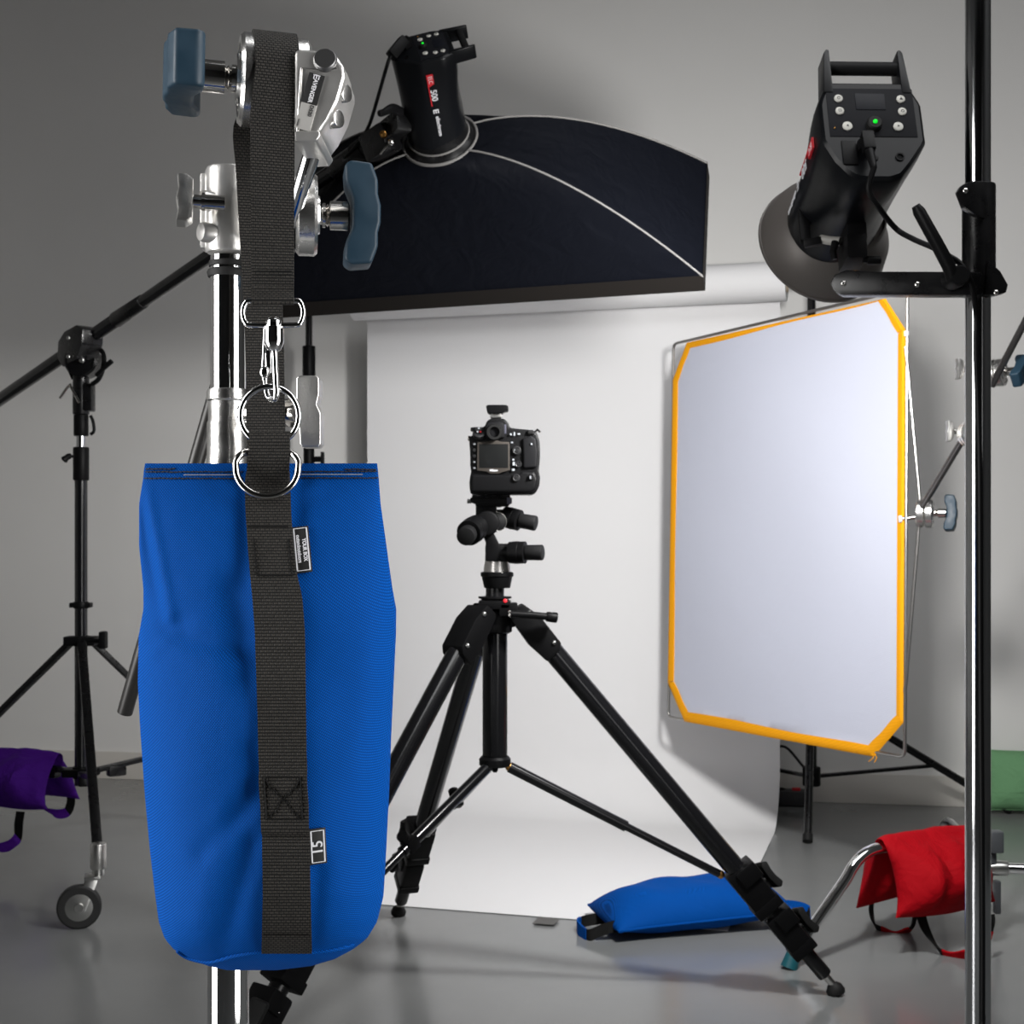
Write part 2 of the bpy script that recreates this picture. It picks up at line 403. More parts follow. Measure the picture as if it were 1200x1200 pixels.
# ================================================================= grip head on the stand top
gA = thing('grip_clamp', S(267.5, 297), 'silver grip clamp fixed on top of the chrome stand, blue T-handle pointing right', 'grip clamp')
AC = P(338, 251, 1.085); aA = U((.985, .16, .0))
mb = MB()
mb.lathe(T(sx, SD, 0), [(.0135, sz(298)), (.0165, sz(297)), (.0178, sz(294)), (.0178, sz(202)), (.0165, sz(198)), (.0085, sz(198)), (.008, sz(208))], 36)
mb.box(Fr(P(262, 250, 1.118), (1, 0, 0), (0, 0, 1)), (.034, .060, .022), .003)
mb.box(Fr(P(312, 250, 1.10), (1, .1, 0), (0, 0, 1)), (.040, .044, .030), .006)
for yy in (237, 274):
    c = P(252, yy, 1.10); d = U((-.75, -.62, 0)); mb.lathe(FrZ(c, d), [(.0078, -.01), (.0078, .010), (.0068, .0125), (.003, .013)], 24)
obj('socket_block', mb, cast_m, gA)
mb = MB(); disc(mb, AC, -aA, .031, -.004, .012); obj('clamp_disc', mb, cast, gA)
mb = MB(); disc(mb, AC+aA*.0055, aA, .0315, 0, .0165); obj('clamp_disc', mb, cast, gA)
t_handle(gA, AC+aA*.024, aA, (0, -.05, 1), .021, .0110, 1.06)
# small wing knob, left
a = U((-.96, -.2, .02)); p = P(245, 237, 1.09)
mb = MB(); mb.lathe(FrZ(p, a), [(.006, -.012), (.006, .003), (.0072, .003), (.0072, .0055), (.0052, .006), (.0052, .014), (.004, .015)], 20); obj('knob_shaft', mb, steel, gA)
mb = MB()
mb.prism(Fr(p+a*.012, a, U((-.33, -.25, -.9))), [(0, -.006), (0, -.016), (.005, -.0195), (.0125, -.0195), (.011, -.008), (.013, 0), (.011, .008), (.0125, .0195), (.005, .0195), (0, .016), (0, .006)], -.0075, .0075, .0018, 2, .35)
obj('wing_knob', mb, rough_cast, gA, 50)
# ================================================================= grip arm with its own head, held in that grip head
BD = 1.02; BC = P(320, 97, BD); aB = U((-.966, -.26, .02)); pB = V((.26, -.966, 0)).normalized()
gB = thing('grip_clamp', BC, 'topmost silver grip clamp, its round head inside the sandbag strap, blue T-handle pointing left', 'grip clamp')
mb = MB(); disc(mb, BC, aB, .033, .0008, .0245)
for k in range(4):
    an = .5+k*PI/2; F = FrZ(BC, aB); c = F @ V((.022*math.cos(an), .022*math.sin(an), .0245)); mb.box(Fr(c, F.to_3x3() @ V((math.cos(an), math.sin(an), 0)), None, aB), (.006, .0025, .002), .0004)
obj('clamp_disc', mb, cast, gB)
mb = MB(); disc(mb, BC-aB*.0012, -aB, .0325, 0, .024); obj('clamp_disc', mb, cast, gB)
t_handle(gB, BC+aB*.024, aB, pB, .0285, .0115, 1.06)
mb = MB()
hp = [(345, 57), (366, 58), (384, 60), (395, 66), (404, 78), (404, 90), (396, 118), (384, 142), (374, 156), (345, 160)]
pprism(mb, hp, .985, 1.050, .004, 3)
pprism(mb, [(345.5, 153), (374, 153), (376, 158), (371, 165), (345.5, 166)], .983, 1.052, .0025, 3)
pprism(mb, [(397, 74), (407, 85), (403, 103), (392, 104)], 1.0, 1.03, .002)
obj('housing', mb, cast_m, gB)
for (bx, by) in ((400, 109), (391, 139)):
    mb = MB(); mb.cyl(P(bx-14, by+3, 1.005), P(bx+7, by, .997), .0064, .0064, 22, .001); obj('boss', mb, cast, gB)
mb = MB(); mb.lathe(Fr(P(381, 70, .985), (1, 0, 0), U((0, .25, 1))), [(.0, .002), (.0074, .002), (.0084, .0008), (.0088, -.003)], 28); obj('pivot_screw', mb, mat('dark_screw', (.22, .22, .22), .4, 1), gB)
# inset raised rim lines of the housing face
mb = MB(); mb.sweep([P(*q, .9845) for q in ((348, 158), (353, 80), (384, 82), (395, 80))], .0008, 8); obj('cast_rim', mb, cast, gB)
# label plate: leaning, black upper half, silver lower half
lo, hi = P(356.5, 146, .9843), P(372.5, 88, .9843)
ly = U(hi-lo); lxv = U(ly.cross(V((0, 1, 0)))); lxv = lxv if lxv.x > 0 else -lxv
LH = (P(353, 152, .9843)-P(374, 87, .9843)).length
LF = Fr(P(363, 119, .9843), lxv, ly)
mb = MB(); mb.box(LF @ T(0, -LH*.25, 0), (.0115, LH*.5, .0012), .0004); plate = obj('label_plate', mb, lbl_silver, gB); lab(plate, 'silver and black label plate')
mb = MB(); mb.box(LF @ T(0, LH*.22, .0001), (.0115, LH*.53, .0014), .0004); obj('label_field', mb, lbl_black, plate)
TR = LF @ M.Rotation(-PI/2, 4, 'Z')
text('lettering', 'AVENGER', TR @ T(-LH*.185, .0002, .0009), .0042, white_lbl, plate, .0001, .92, .0001)
mb = MB()
for dx, dy, w, h in ((-.0, .0022, .0030, .0007), (0, 0, .0022, .0007), (0, -.0022, .0030, .0007), (-.0014, 0, .0007, .0050)):
    mb.box(TR @ T(-LH*.425+dx, .0002+dy*.8, .0009), (w, h, .0003))
obj('logo', mb, white_lbl, plate)
text('lettering', 'D520', TR @ T(LH*.155, .0025, .0008), .0038, sym_m, plate, .0001, .95, .0001)
mb = MB(); mb.box(TR @ T(LH*.40, -.004, .0008), (.005, .0006, .0003)); obj('label_mark', mb, sym_m, plate)
# the rod going down through the lower head
mb = MB(); mb.sweep([P(378, 130, 1.02), P(372, 160, 1.022), P(352, 222, 1.05), P(341, 262, 1.068)], .0066, 20); obj('rod', mb, chrome, gB)
# ================================================================= round rod behind the bag
ga = thing('grip_rod', P(262, 430, 1.16), 'plain dark round rod slanting out behind the left edge of the hanging blue sandbag', 'rod')
mb = MB(); mb.cyl(P(262, 430, 1.155), P(146, 836, 1.22), .0067, seg=24, bev=.001); obj('rod', mb, mat('dark_grey_rod', (.020, .019, .018), .35, .3), ga)
mb = MB(); mb.box(Fr(P(265, 450, 1.148), (1, 0, 0), U((.05, 0, 1))), (.018, .040, .026), .003); obj('rod_clamp', mb, blk_metal, ga)

# ================================================================= hanging blue sandbag
BAG = .975
rows = [(543, 170, 442, .0035), (552, 168.5, 443, .006), (562, 167.5, 444, .009), (590, 163, 446, .018), (640, 163, 453, .030), (690, 168, 460, .040),
        (714, 168, 464.5, .044), (745, 162.5, 464, .048), (800, 161.5, 461.5, .053), (850, 164, 459, .056), (930, 169.5, 456, .058), (1000, 176, 452.5, .058),
        (1050, 182, 449.5, .056), (1080, 186, 442, .051), (1100, 193, 430, .044), (1113, 204, 413, .036), (1124, 222, 392, .026), (1132, 244, 365, .014), (1137, 266, 325, .004)]
def seg_d(x, y, x0, y0, x1, y1):
    dx, dy = x1-x0, y1-y0; L2 = dx*dx+dy*dy; t = ((x-x0)*dx+(y-y0)*dy)/L2; tc_ = max(0, min(1, t))
    s_ = ((x-x0)*dy-(y-y0)*dx)/math.sqrt(L2)
    return math.hypot(x-x0-dx*tc_, y-y0-dy*tc_), s_, tc_
def g2(d, w): return math.exp(-(d/w)**2)
def folds(x, y):
    f = 0
    d, s_, t = seg_d(x, y, 171, 575, 199, 722); f += .0035*g2(d, 7)
    if s_ < 0 and 560 < y < 745: f -= .011*min(1, -s_/10)*min(1, (y-560)/40)*min(1, (745-y)/60)
    d, s_, t = seg_d(x, y, 186, 752, 214, 728); f -= .0024*g2(d, 12)
    d, s_, t = seg_d(x, y, 176, 765, 205, 742); f += .0030*g2(d, 7)
    d, s_, t = seg_d(x, y, 205, 742, 320, 775); f -= .0045*g2(d, 13)*(1-.4*t)
    d, s_, t = seg_d(x, y, 276, 690, 292, 790); f -= .0048*g2(d, 21)
    d, s_, t = seg_d(x, y, 300, 880, 330, 960); f -= .0020*g2(d, 16)
    d, s_, t = seg_d(x, y, 300, 930, 238, 1000); f -= .0035*g2(d, 13)
    d, s_, t = seg_d(x, y, 296, 985, 262, 1110); f -= .0032*g2(d, 12)
    d, s_, t = seg_d(x, y, 262, 955, 232, 1080); f += .0016*g2(d, 14)
    d, s_, t = seg_d(x, y, 362, 700, 372, 980); f += .0010*g2(d, 20)
    d, s_, t = seg_d(x, y, 372, 1010, 366, 1105); f -= .0022*g2(d, 10)
    d, s_, t = seg_d(x, y, 440, 740, 420, 900); f += .0015*g2(d, 18)
    d, s_, t = seg_d(x, y, 352, 545, 346, 660); f -= .0020*g2(d, 10)
    d, s_, t = seg_d(x, y, 286, 560, 288, 680); f -= .0020*g2(d, 10)
    f += .0012*math.sin(x*.031+1.7*math.sin(y*.013))*math.sin(y*.024+.8) * min(1, max(0, (y-560)/80))
    return f
def bagD(px, py):
    xl, xr, hd = interp(rows, py); t = ((px-(xl+xr)/2)/((xr-xl)/2)); t = max(-1, min(1, t))
    prof = max(0, 1-abs(t)**2.6)**.62
    fade = min(1, max(0, 1-abs(t)**10))
    return BAG-hd*prof-folds(px, py)*fade
bag = thing('sandbag', P(310, 840, BAG), 'large bright blue sandbag hanging by a black strap on the chrome stand', 'sandbag', None)
ys = [543, 547, 552, 557, 562, 568, 575]+list(range(583, 1090, 6))+[1088, 1093, 1098, 1103, 1108, 1112, 1116, 1120, 1124, 1128, 1132, 1135, 1137]
NT = 61
mb = MB(); loops = []
for y in ys:
    xl, xr, hd = interp(rows, y); cx, hw = (xl+xr)/2, (xr-xl)/2; lp = []
    for i in range(NT):
        t = -math.cos(PI*i/(NT-1)); x = cx+hw*t; lp.append(P(x, y, bagD(x, y)))
    for i in range(NT-2, 0, -1):
        t = -math.cos(PI*i/(NT-1)); x = cx+hw*t; q = P(x, y, BAG); q.y = BAG+hd*.85*max(0, 1-abs(t)**2.6)**.62
        lp.append(q)
    loops.append(lp)
mb.loft(loops)
body = obj('bag_body', mb, blue_fab, bag, 60)
def onbag(px, py, off=.001):
    return P(px, py, bagD(px, py)-off)
# bottom seam, raised edge
sm = [(208, 1114), (220, 1122), (243, 1127.5), (258, 1125), (272, 1121), (288, 1118), (305, 1116), (335, 1115.5), (365, 1116), (384, 1114), (400, 1111), (414, 1107)]
mb = MB(); mb.sweep(smooth([onbag(x, y, .0006) for x, y in sm], 5), .0016, 8); obj('bottom_seam', mb, blue_fab, bag, 60)
# hem stitching at the top (dashes)
random.seed(2)
for yy, x0, x1 in ((549.5, 171, 205), (550, 404, 441), (552.5, 345, 442), (553, 171, 284), (560.5, 169, 284), (560, 345, 443)):
    x = x0; mb = MB(); mb.sweep([onbag(lerp(x0, x1, k/16), yy, .0001) for k in range(17)], .0002, 5)
    while x < x1:
        w = random.uniform(3.2, 4.6); mb.bar(onbag(x, yy+random.uniform(-.4, .4), .0005), onbag(min(x+w, x1), yy+random.uniform(-.5, .5), .0005), .0009, .0008, 0); x += w+1.0
    obj('hem_stitching', mb, thread, bag)
pale = mat('pale_thread', (.22, .24, .30), .7)
for yy, x0, x1 in ((556, 348, 425), (556.5, 215, 280)):
    mb = MB(); mb.sweep([onbag(lerp(x0, x1, k/12), yy, .0003) for k in range(13)], .0004, 6); obj('hem_thread', mb, pale, bag)
# webbing running down the front
cen = [(528, 315, 24.5), (545, 314.5, 24.5), (565, 313.5, 26.5), (600, 314.5, 26.5), (640, 317.5, 26.8), (675, 321, 27.5), (700, 325, 29.0), (740, 328, 29), (800, 329.5, 28.6), (880, 331, 28), (905, 332, 28), (940, 333.5, 28), (985, 335, 27.8), (1050, 336, 28), (1095, 336, 29), (1112, 336, 29.5)]
def strap_pts(y0, y1, off, n_):
    pts, wv = [], []
    for k in range(n_):
        y = lerp(y0, y1, k/(n_-1)); cx, hw = interp(cen, y)
        a2 = bagD(cx-hw, y)-off; b2 = bagD(cx+hw, y)-off; mid = bagD(cx, y)-off
        mid = min(mid, (a2+b2)/2); a, b = P(cx-hw, y, mid+(a2-b2)*.3), P(cx+hw, y, mid-(a2-b2)*.3)
        pts.append((a+b)/2); wv.append(b-a)
    return pts, wv
p_, w_ = strap_pts(553, 1116, .0022, 80)
for i, q in enumerate(p_):
    y = lerp(553, 1116, i/79)
    q.y -= .0030*g2(y-918, 24)-.0022*g2(y-900, 6)+.0020*g2(y-968, 14)-.0025*g2(y-981, 5)+.0008*g2(y-640, 35)
mb = MB(); mb.ribbon(p_, w_, .0022); fs = obj('front_webbing', mb, web, bag, 50)
# stitched cross box and stitch lines on the webbing
def wline(u0, y0, u1, y1, n_=12):
    q = []
    for k in range(n_+1):
        y = lerp(y0, y1, k/n_); u = lerp(u0, u1, k/n_); cx, hw = interp(cen, y); i = max(0, min(79, round((y-553)/(1116-553)*79)))
        r = p_[i]+w_[i]*(u/2)
        q.append(V((r.x, r.y-.0013, P(0, y, r.y).z*0+r.z)))
    mb.sweep(q, .0005, 6)
for grp in (((-.75, 912, .75, 912), (-.75, 962, .75, 962), (-.75, 912, -.75, 962), (.75, 912, .75, 962), (-.75, 912, .75, 962), (.75, 912, -.75, 962)), ((-.9, 620, .85, 620),), ((-.7, 628, -.7, 673), (.8, 628, .8, 673), (-.7, 673, .8, 673)), ((-.9, 1092, .9, 1092),), ((-.9, 1098, .9, 1098),)):
    mb = MB()
    for ln in grp: wline(*ln)
    obj('webbing_stitches', mb, web_plain, fs)
# loop of webbing carrying the D ring and the O ring
mb = MB()
lp = [P(313, 575, .9655), P(313.5, 560, .9585), P(314.5, 545, .9555), P(315.5, 530, .9545), P(316, 516, .9545), P(316.2, 508.5, .9575), P(316, 508, .9625), P(316, 516, .9665), P(315.5, 535, .968), P(314.5, 556, .9695)]
wl = [lerp(51, 47, min(1, k/4))*.96/FPX for k in range(10)]
sp2 = smooth(lp, 6); mb.ribbon(sp2, [V((interp([(i, wl[i]) for i in range(10)], k/6)[0], 0, .0)) for k in range(len(sp2))], .0022)
obj('ring_webbing', mb, web, bag, 50)
def frame_px(px, py, D, tilt=0): return Fr(P(px, py, D), (1, 0, 0), U((0, -tilt, 1)))
# D ring: straight bar on top inside the loop, round below
dr = []
for k in range(25):
    an = PI*1.13+(PI*.74)*k/24 if False else PI+.0+PI*k/24
    dr.append(P(313+36.5*math.cos(an), 548-34*math.sin(an), .951+.0075*0))
dpts = [P(313-36.5, 541, .9535), P(313-31, 533, .9555), P(313-20, 529.5, .9600), P(313+20, 529.5, .9600), P(313+31, 533, .9555), P(313+36.5, 541, .9535)]
dpts += [P(313+36.5*math.cos(an), 549+32.5*math.sin(an), .9515-.002*math.sin(an)) for an in [PI*k/20 for k in range(21)]]
mb = MB(); mb.sweep(smooth(dpts, 3, True), .0024, 14, closed=True, up=(0, 1, 0)); obj('d_ring', mb, steel, bag, 60)
mb = MB(); mb.sweep(ring_pts(frame_px(316, 487, .9605, .05), .0198, .0198, 56), .0021, 14, closed=True, up=(0, 1, 0)); obj('o_ring', mb, chrome, bag, 60)
# swivel snap hook
CD = .9595
hook = MB()
rl = [(296, 381), (288, 378), (285, 370), (285, 362), (288, 355), (296, 352.5), (345, 352.5), (352, 355), (355, 362), (355, 370), (352, 378), (345, 381)]
hook.sweep(smooth([P(x, y, CD+.002) for x, y in rl], 5, True), .0019, 12, closed=True, up=(0, 1, 0))
hb = P(321, 396, CD+.001)
hook.lathe(T(hb.x, hb.y, 0), [(r*CD/FPX, EYE+(HOR-y)/FPX*CD) for r, y in ((6, 372), (9, 376), (9, 382), (11.5, 383), (11.5, 394), (12, 399), (11, 403), (8, 410), (5, 412))][::-1], 24)
hook.sweep(smooth([P(321.5, 408, CD), P(322.5, 430, CD-.001), P(323.5, 450, CD-.003), P(324, 460, CD-.004), P(322.5, 467, CD-.002), P(319, 468, CD+.003), P(314, 464, CD+.006), P(311.5, 452, CD+.006)], 6), .0021, 14)
sn = obj('snap_hook', hook, chrome, bag, 60)
mb = MB(); mb.sweep(smooth([P(311, 384, CD+.003), P(310, 405, CD+.003), P(309.5, 425, CD+.003), P(310, 440, CD+.004), P(311.5, 455, CD+.005)], 5), [.0014+.0009*g2(k-13, 4) for k in range(21)], 10)
mb.box(frame_px(314.5, 412, CD+.0035), (.0042, .030, .0022), .0006); mb.sphere(P(310, 436, CD+.001), .0034, (1, .7, 1.3)); obj('gate', mb, chrome, sn, 60)
# long handle strap: from the hook, over the grip head, down behind to the back of the bag
arc = []
R = .0342
def front(py): return py
hs, hw = [], []
topw = aB*(-.0305)
for y in (335, 352.5, 355.5, 352, 340, 320, 290, 250, 200, 160, 130):
    D = lerp(.984, CD+.004, min(1, max(0, (y-130)/222)))if y > 130 else .984
    if len(hs) == 0: D = CD+.0052
    if y >= 352: D = {352: CD-.0012, 355.5: CD+.0020, 352.5: CD+.0056}.get(y, CD)
    k = min(1, max(0, (y-130)/230)); w = topw.lerp(V((.0288, 0, 0)), k**1.5)
    hs.append(P(319.5, y, D)); hw.append(w)
F0 = Fr(BC, -aB, pB)    # x along axis, y towards viewer, z = vertical
zz = (-aB).cross(pB)
for k in range(0, 13):
    an = PI*k/12; c = BC+pB*(R*math.cos(an))+V((0, 0, 1))*(R*math.sin(an))
    hs.append(c); hw.append(topw)
e0 = hs[-1]
for y, px, D in ((150, 297.5, 1.0515), (200, 300, 1.050), (260, 303, 1.049), (320, 306.5, 1.048), (400, 310, 1.046), (470, 311, 1.042), (520, 312, 1.036), (545, 312, 1.020), (560, 312, 1.005)):
    k = min(1, (y-100)/300); hs.append(P(px, y, D)); hw.append(topw.lerp(V((.0285, 0, 0)), k))
o_n = len(hs)
sp3 = smooth(hs, 4); wv3 = []
for i in range(len(sp3)):
    q = i/4; a = int(q); wv3.append(hw[min(a, o_n-1)].lerp(hw[min(a+1, o_n-1)], q-a))
mb = MB(); mb.ribbon(sp3, wv3, .0022); obj('handle_webbing', mb, web, bag, 50)
# seam line of the doubled end
for yy in (318, 322): mb = MB(); mb.sweep([P(lerp(297, 342, k/8), yy, interp([(130, .984), (352, CD-.0005)], yy)[0]-.0014-.0*k) for k in range(9)], .0005, 6); obj('webbing_stitches', mb, web_plain, bag)
# tags
def bag_tag(name, corners, lines, note, up_text):
    q = [onbag(x, y, .0022) for x, y in corners]           # TL TR BR BL
    c = (q[0]+q[1]+q[2]+q[3])/4; x = U((q[1]-q[0])+(q[2]-q[3])); y = U((q[0]-q[3])+(q[1]-q[2])); F = Fr(c, x, y)
    w = ((q[1]-q[0]).length+(q[2]-q[3]).length)/2; h = ((q[0]-q[3]).length+(q[1]-q[2]).length)/2
    mb = MB(); mb.box(F, (w, h, .0009), .0002); tg = obj(name, mb, lbl_black, bag); lab(tg, note)
    mb = MB(); e = .0014; t_ = .00045
    for cx, cy, bw, bh in ((0, h/2-e, w-2*e, t_), (0, -h/2+e, w-2*e, t_), (w/2-e, 0, t_, h-2*e), (-w/2+e, 0, t_, h-2*e)): mb.box(F @ T(cx, cy, .0006), (bw+t_, bh, .0003))
    obj('woven_border', mb, white_lbl, tg)
    for s_, dx, dy, size, sx_ in lines:
        text('lettering', s_, F @ T(dx, dy, .0006) @ M.Rotation(PI/2 if up_text else -PI/2, 4, 'Z'), size, white_lbl, tg, .00015, sx_, .00012)
bag_tag('woven_tag', [(342, 618.5), (361, 616), (366.5, 670), (346, 672)], [('YOUR BOX', .0019, -.0006, .0036, .9), ('outandoutdoors', -.0019, .0005, .0036, .85)], 'small black woven tag with two lines of white lettering', False)
bag_tag('woven_tag', [(362, 972), (382.5, 969.5), (382, 1011), (363, 1014)], [('15', 0, -.0008, .0098, 1)], 'small black woven tag numbered 15', True)
# ================================================================= paper backdrop
PU = V((math.cos(math.radians(16)), -math.sin(math.radians(16)), 0)); PV = V((math.sin(math.radians(16)), math.cos(math.radians(16)), 0))
PR = V((.848, 4.45, 0)); PW = 1.40                                # foot of the hanging sheet, right edge
RR = .062; RZ = 1.700
bd = thing('seamless_paper', PR-PU*PW/2, 'wide white seamless paper backdrop hanging from its roll and sweeping onto the floor', 'paper backdrop')
prof = [(0, RZ), (0, 1.2), (0, .8), (0, .45)]
r0 = .20
for k in range(0, 11):
    an = PI/2*k/10; prof.append((-r0+r0*math.cos(an), .0025+r0-r0*math.sin(an)))
prof += [(-.45, .0025), (-.75, .0025), (-1.0, .0025), (-1.20, .0025), (-1.31, .0025)]
prof[-1] = (-1.29, .0025)
nW = 24; mb = MB(); g = []
def paper_pt(u, v, z, dn):
    q = PR-PU*(PW*(1-u))+PV*v; q.z = z
    if v < -.9 and u < .2:                                        # front left corner curls up a little
        c = max(0, (.2-u)/.2)*max(0, (-.9-v)/.4); q.z += .030*c*c; q += PV*(.10*c*c)-PU*(.12*c*c)
    return q
T_ = .0008
rowsP = []
for v, z in prof:
    rowsP.append([paper_pt(i/nW, v, z, 0) for i in range(nW+1)])
def sheet(off):
    out = []
    for j, (v, z) in enumerate(prof):
        a = prof[max(j-1, 0)]; b = prof[min(j+1, len(prof)-1)]
        t = V((b[0]-a[0], b[1]-a[1])).normalized(); nr = PV*(-t.y)*-1
        nv = (PV*(t.y) + V((0, 0, -t.x)))                          # towards back / below
        out.append([p_-(nv*off) for p_ in rowsP[j]])
    return out
A = [[mb.bm.verts.new(p_) for p_ in r] for r in sheet(0)]; B = [[mb.bm.verts.new(p_) for p_ in r] for r in sheet(T_)]
nr_, nc_ = len(A), nW+1
for i in range(nr_-1):
    for j in range(nc_-1):
        mb.bm.faces.new((A[i][j], A[i][j+1], A[i+1][j+1], A[i+1][j])); mb.bm.faces.new((B[i][j], B[i+1][j], B[i+1][j+1], B[i][j+1]))
for i in range(nr_-1):
    for j in (0, nc_-1): mb.bm.faces.new((A[i][j], A[i+1][j], B[i+1][j], B[i][j]))
for j in range(nc_-1):
    for i in (0, nr_-1): mb.bm.faces.new((A[i][j], A[i][j+1], B[i][j+1], B[i][j]))
obj('paper_sheet', mb, paper_m, bd, 40)
RC = PR-PV*(RR-.0003); RC.z = RZ
FRl = Fr(RC, None, PV, PU) if False else FrZ(RC, -PU)
mb = MB(); mb.lathe(FrZ(RC+PU*.026, -PU), [(.036, 0), (RR, 0), (RR, PW+.048), (.036, PW+.048)], 56, cap=False)
mb.lathe(FrZ(RC+PU*.026, -PU), [(.036, .001), (.036, PW+.047)], 40, cap=False); obj('paper_roll', mb, paper_m, bd, 40)
mb = MB(); mb.lathe(FrZ(RC+PU*.03, -PU), [(.0355, 0), (.0355, PW+.055)], 40, cap=False); mb.lathe(FrZ(RC+PU*.03, -PU), [(.031, 0), (.031, PW+.055)], 40, cap=False); obj('card_core', mb, core_m, bd, 40)
# crossbar and two stands behind
def std_pole(label, px, D, grp, ztop, feet, hub_z, collar_z, r=.0155):
    c = P(px, 600, D); x = c.x; bx = V((x, D, 0))
    st = thing('backdrop_stand', bx, label, 'backdrop stand')
    mb = MB(); mb.cyl(bx+V((0, 0, .13)), bx+V((0, 0, 1.50)), r, seg=20); obj('lower_tube', mb, blk_gloss, st)
    mb = MB(); mb.cyl(bx+V((0, 0, 1.50)), bx+V((0, 0, ztop)), r*.8, seg=20); obj('riser_tube', mb, blk_gloss, st)
    mb = MB(); mb.cyl(bx+V((0, 0, 1.46)), bx+V((0, 0, 1.565)), r*1.5, seg=20, bev=.003); obj('locking_collar', mb, blk_plastic, st)
    mb = MB(); mb.cyl(bx+V((0, 0, hub_z-.03)), bx+V((0, 0, hub_z+.03)), r*1.7, seg=20, bev=.004); obj('lower_hub', mb, blk_plastic, st)
    mb = MB(); mb.cyl(bx+V((0, 0, collar_z-.035)), bx+V((0, 0, collar_z+.035)), r*1.9, seg=20, bev=.004); obj('leg_collar', mb, blk_plastic, st)
    for fx, fy in feet:
        f = V((fx, fy, .013)); d = U(V((fx-x, fy-D, 0))); top = bx+d*.035+V((0, 0, collar_z))
        mb = MB(); mb.cyl(top, f, .0125, seg=16); lg = obj('leg', mb, blk_metal, st)
        mb = MB(); mb.cyl(f+(top-f)*.04, f-(top-f)*.005, .0150, seg=16); obj('leg_foot', mb, rubber, lg)
        tt = .60; mid = top.lerp(f, tt)
        mb = MB(); mb.bar(bx+d*.025+V((0, 0, hub_z)), mid, .016, .010); obj('brace', mb, blk_metal, st)
    return st, bx
ls, lb = std_pole('thin black backdrop stand left of the paper, rising behind the blue sandbag', 362, 4.88, 0, 1.72, [(-.95, 4.72), (-.53, 4.98), (-.80, 5.04)], .16, .52, .0150)
mb = MB(); k_ = P(378, 538, 4.86); mb.cyl(lb+V((.01, -.006, k_.z)), k_, .010, seg=14); mb.box(T(*k_), (.012, .02, .05), .003); obj('knob', mb, blk_plastic, ls)
mb = MB(); mb.cyl(lb+V((0, 0, k_.z-.04)), lb+V((0, 0, k_.z+.04)), .019, seg=18, bev=.002); obj('locking_collar', mb, blk_plastic, ls)
rs, rb = std_pole('black backdrop stand right of the paper, its legs showing under the white flag', 951, 4.42, 0, 1.72, [(.865, 4.115), (1.62, 4.585), (.55, 4.80)], .150, .40, .0165)
cb = thing('crossbar', (lb+rb)/2+V((0, 0, RZ)), 'grey crossbar running through the paper roll between the two backdrop stands', 'crossbar')
mb = MB(); a0 = V((lb.x, lb.y, RC.z)); mb.cyl(RC+PU*.11, RC-PU*(PW+.22), .0165, seg=20); obj('tube', mb, blk_metal, cb)
for b_, e in ((rb, RC+PU*.10), (lb, RC-PU*(PW+.21))):
    mb = MB(); mb.sweep([e, e.lerp(V((b_.x, b_.y, RZ)), .5), V((b_.x, b_.y, RZ+.01))], .010, 12); obj('end_hook', mb, blk_metal, cb)
# tape on the paper's front edge
tp = P(640, 1081, 3.29); mb = MB(); mb.box(Fr(V((tp.x, tp.y-.005, .0046)), PU, PV), (.052, .058, .0006)); tape = obj('tape_strip', mb, tape_m)
tag(tape, 'small dark grey tape patch holding the front edge of the white paper to the floor', 'tape')
# power strip by the right backdrop stand
pb = thing('power_strip', (.91, 4.73, 0), 'dark power strip with a red switch lying by the wall behind the right backdrop stand', 'power strip')
F = Fr((.91, 4.73, .028), (1, -.18, 0), (.18, 1, 0))
mb = MB(); mb.box(F, (.17, .062, .05), .008); obj('housing', mb, mat('dark_grey_plastic', (.03, .03, .032), .5), pb)
mb = MB(); mb.box(F @ T(.045, -.005, .028), (.028, .02, .01), .002); lab(obj('switch', mb, lbl_red, pb), 'red rocker switch')
for dx in (-.055, -.01):
    mb = MB(); mb.lathe(F @ T(dx, 0, .022), [(.019, 0), (.019, .006), (.016, .006), (.016, .004)], 24); obj('socket', mb, blk_plastic, pb)
pw = thing('power_cable', (.87, 4.74, .06), 'black plug and cord rising from the power strip behind the right backdrop stand', 'cable')
c0 = F @ V((-.055, 0, .028)); mb = MB(); mb.cyl(c0, c0+V((0, 0, .085)), .017, .010, 18, .003); obj('plug', mb, blk_plastic, pw)
mb = MB(); mb.sweep(smooth([c0+V((0, 0, .08)), c0+V((.005, -.02, .125)), c0+V((.05, -.08, .15)), V((.93, 4.46, .17)), V((.932, 4.44, .22))], 6), .0045, 10); obj('cable', mb, blk_plastic, pw)

# ================================================================= soft box
sa, sb, sc_ = V((.42264, 3.0956, 1.45226)), V((-.57, 3.335, 1.4285)), V((.4548, 3.2587, 1.74236))
e1 = sb-sa; e2 = sc_-sa; e2 = e2-U(e1)*e2.dot(U(e1))
W_, H_ = e1.length, e2.length; su = -U(e1); sv = U(e2); sn_ = su.cross(sv)
if sn_.y > 0: sn_ = -sn_                                         # points back to the lamp head
cen_ = sa+e1/2+e2/2
apx = P(515.5, 163, 2.985); hd = (apx-cen_).dot(sn_)
sbx = thing('softbox', cen_, 'black strip softbox with grey piping held up on the boom, facing the paper', 'softbox')
rr_ = .079
fl_ax = U(P(497, 64, 2.835)-apx)                                  # from ring to the rear panel of the lamp
ring_F = FrZ(apx, U(sn_+fl_ax*.6), su)
ring_F = Fr(apx, su, None, U(sn_+fl_ax*.6))
lipd = .035
def rect_pt(ph):
    c, s_ = math.cos(ph), math.sin(ph); k = 1/max(abs(c)/(W_/2), abs(s_)/(H_/2)); return su*(c*k)+sv*(s_*k)
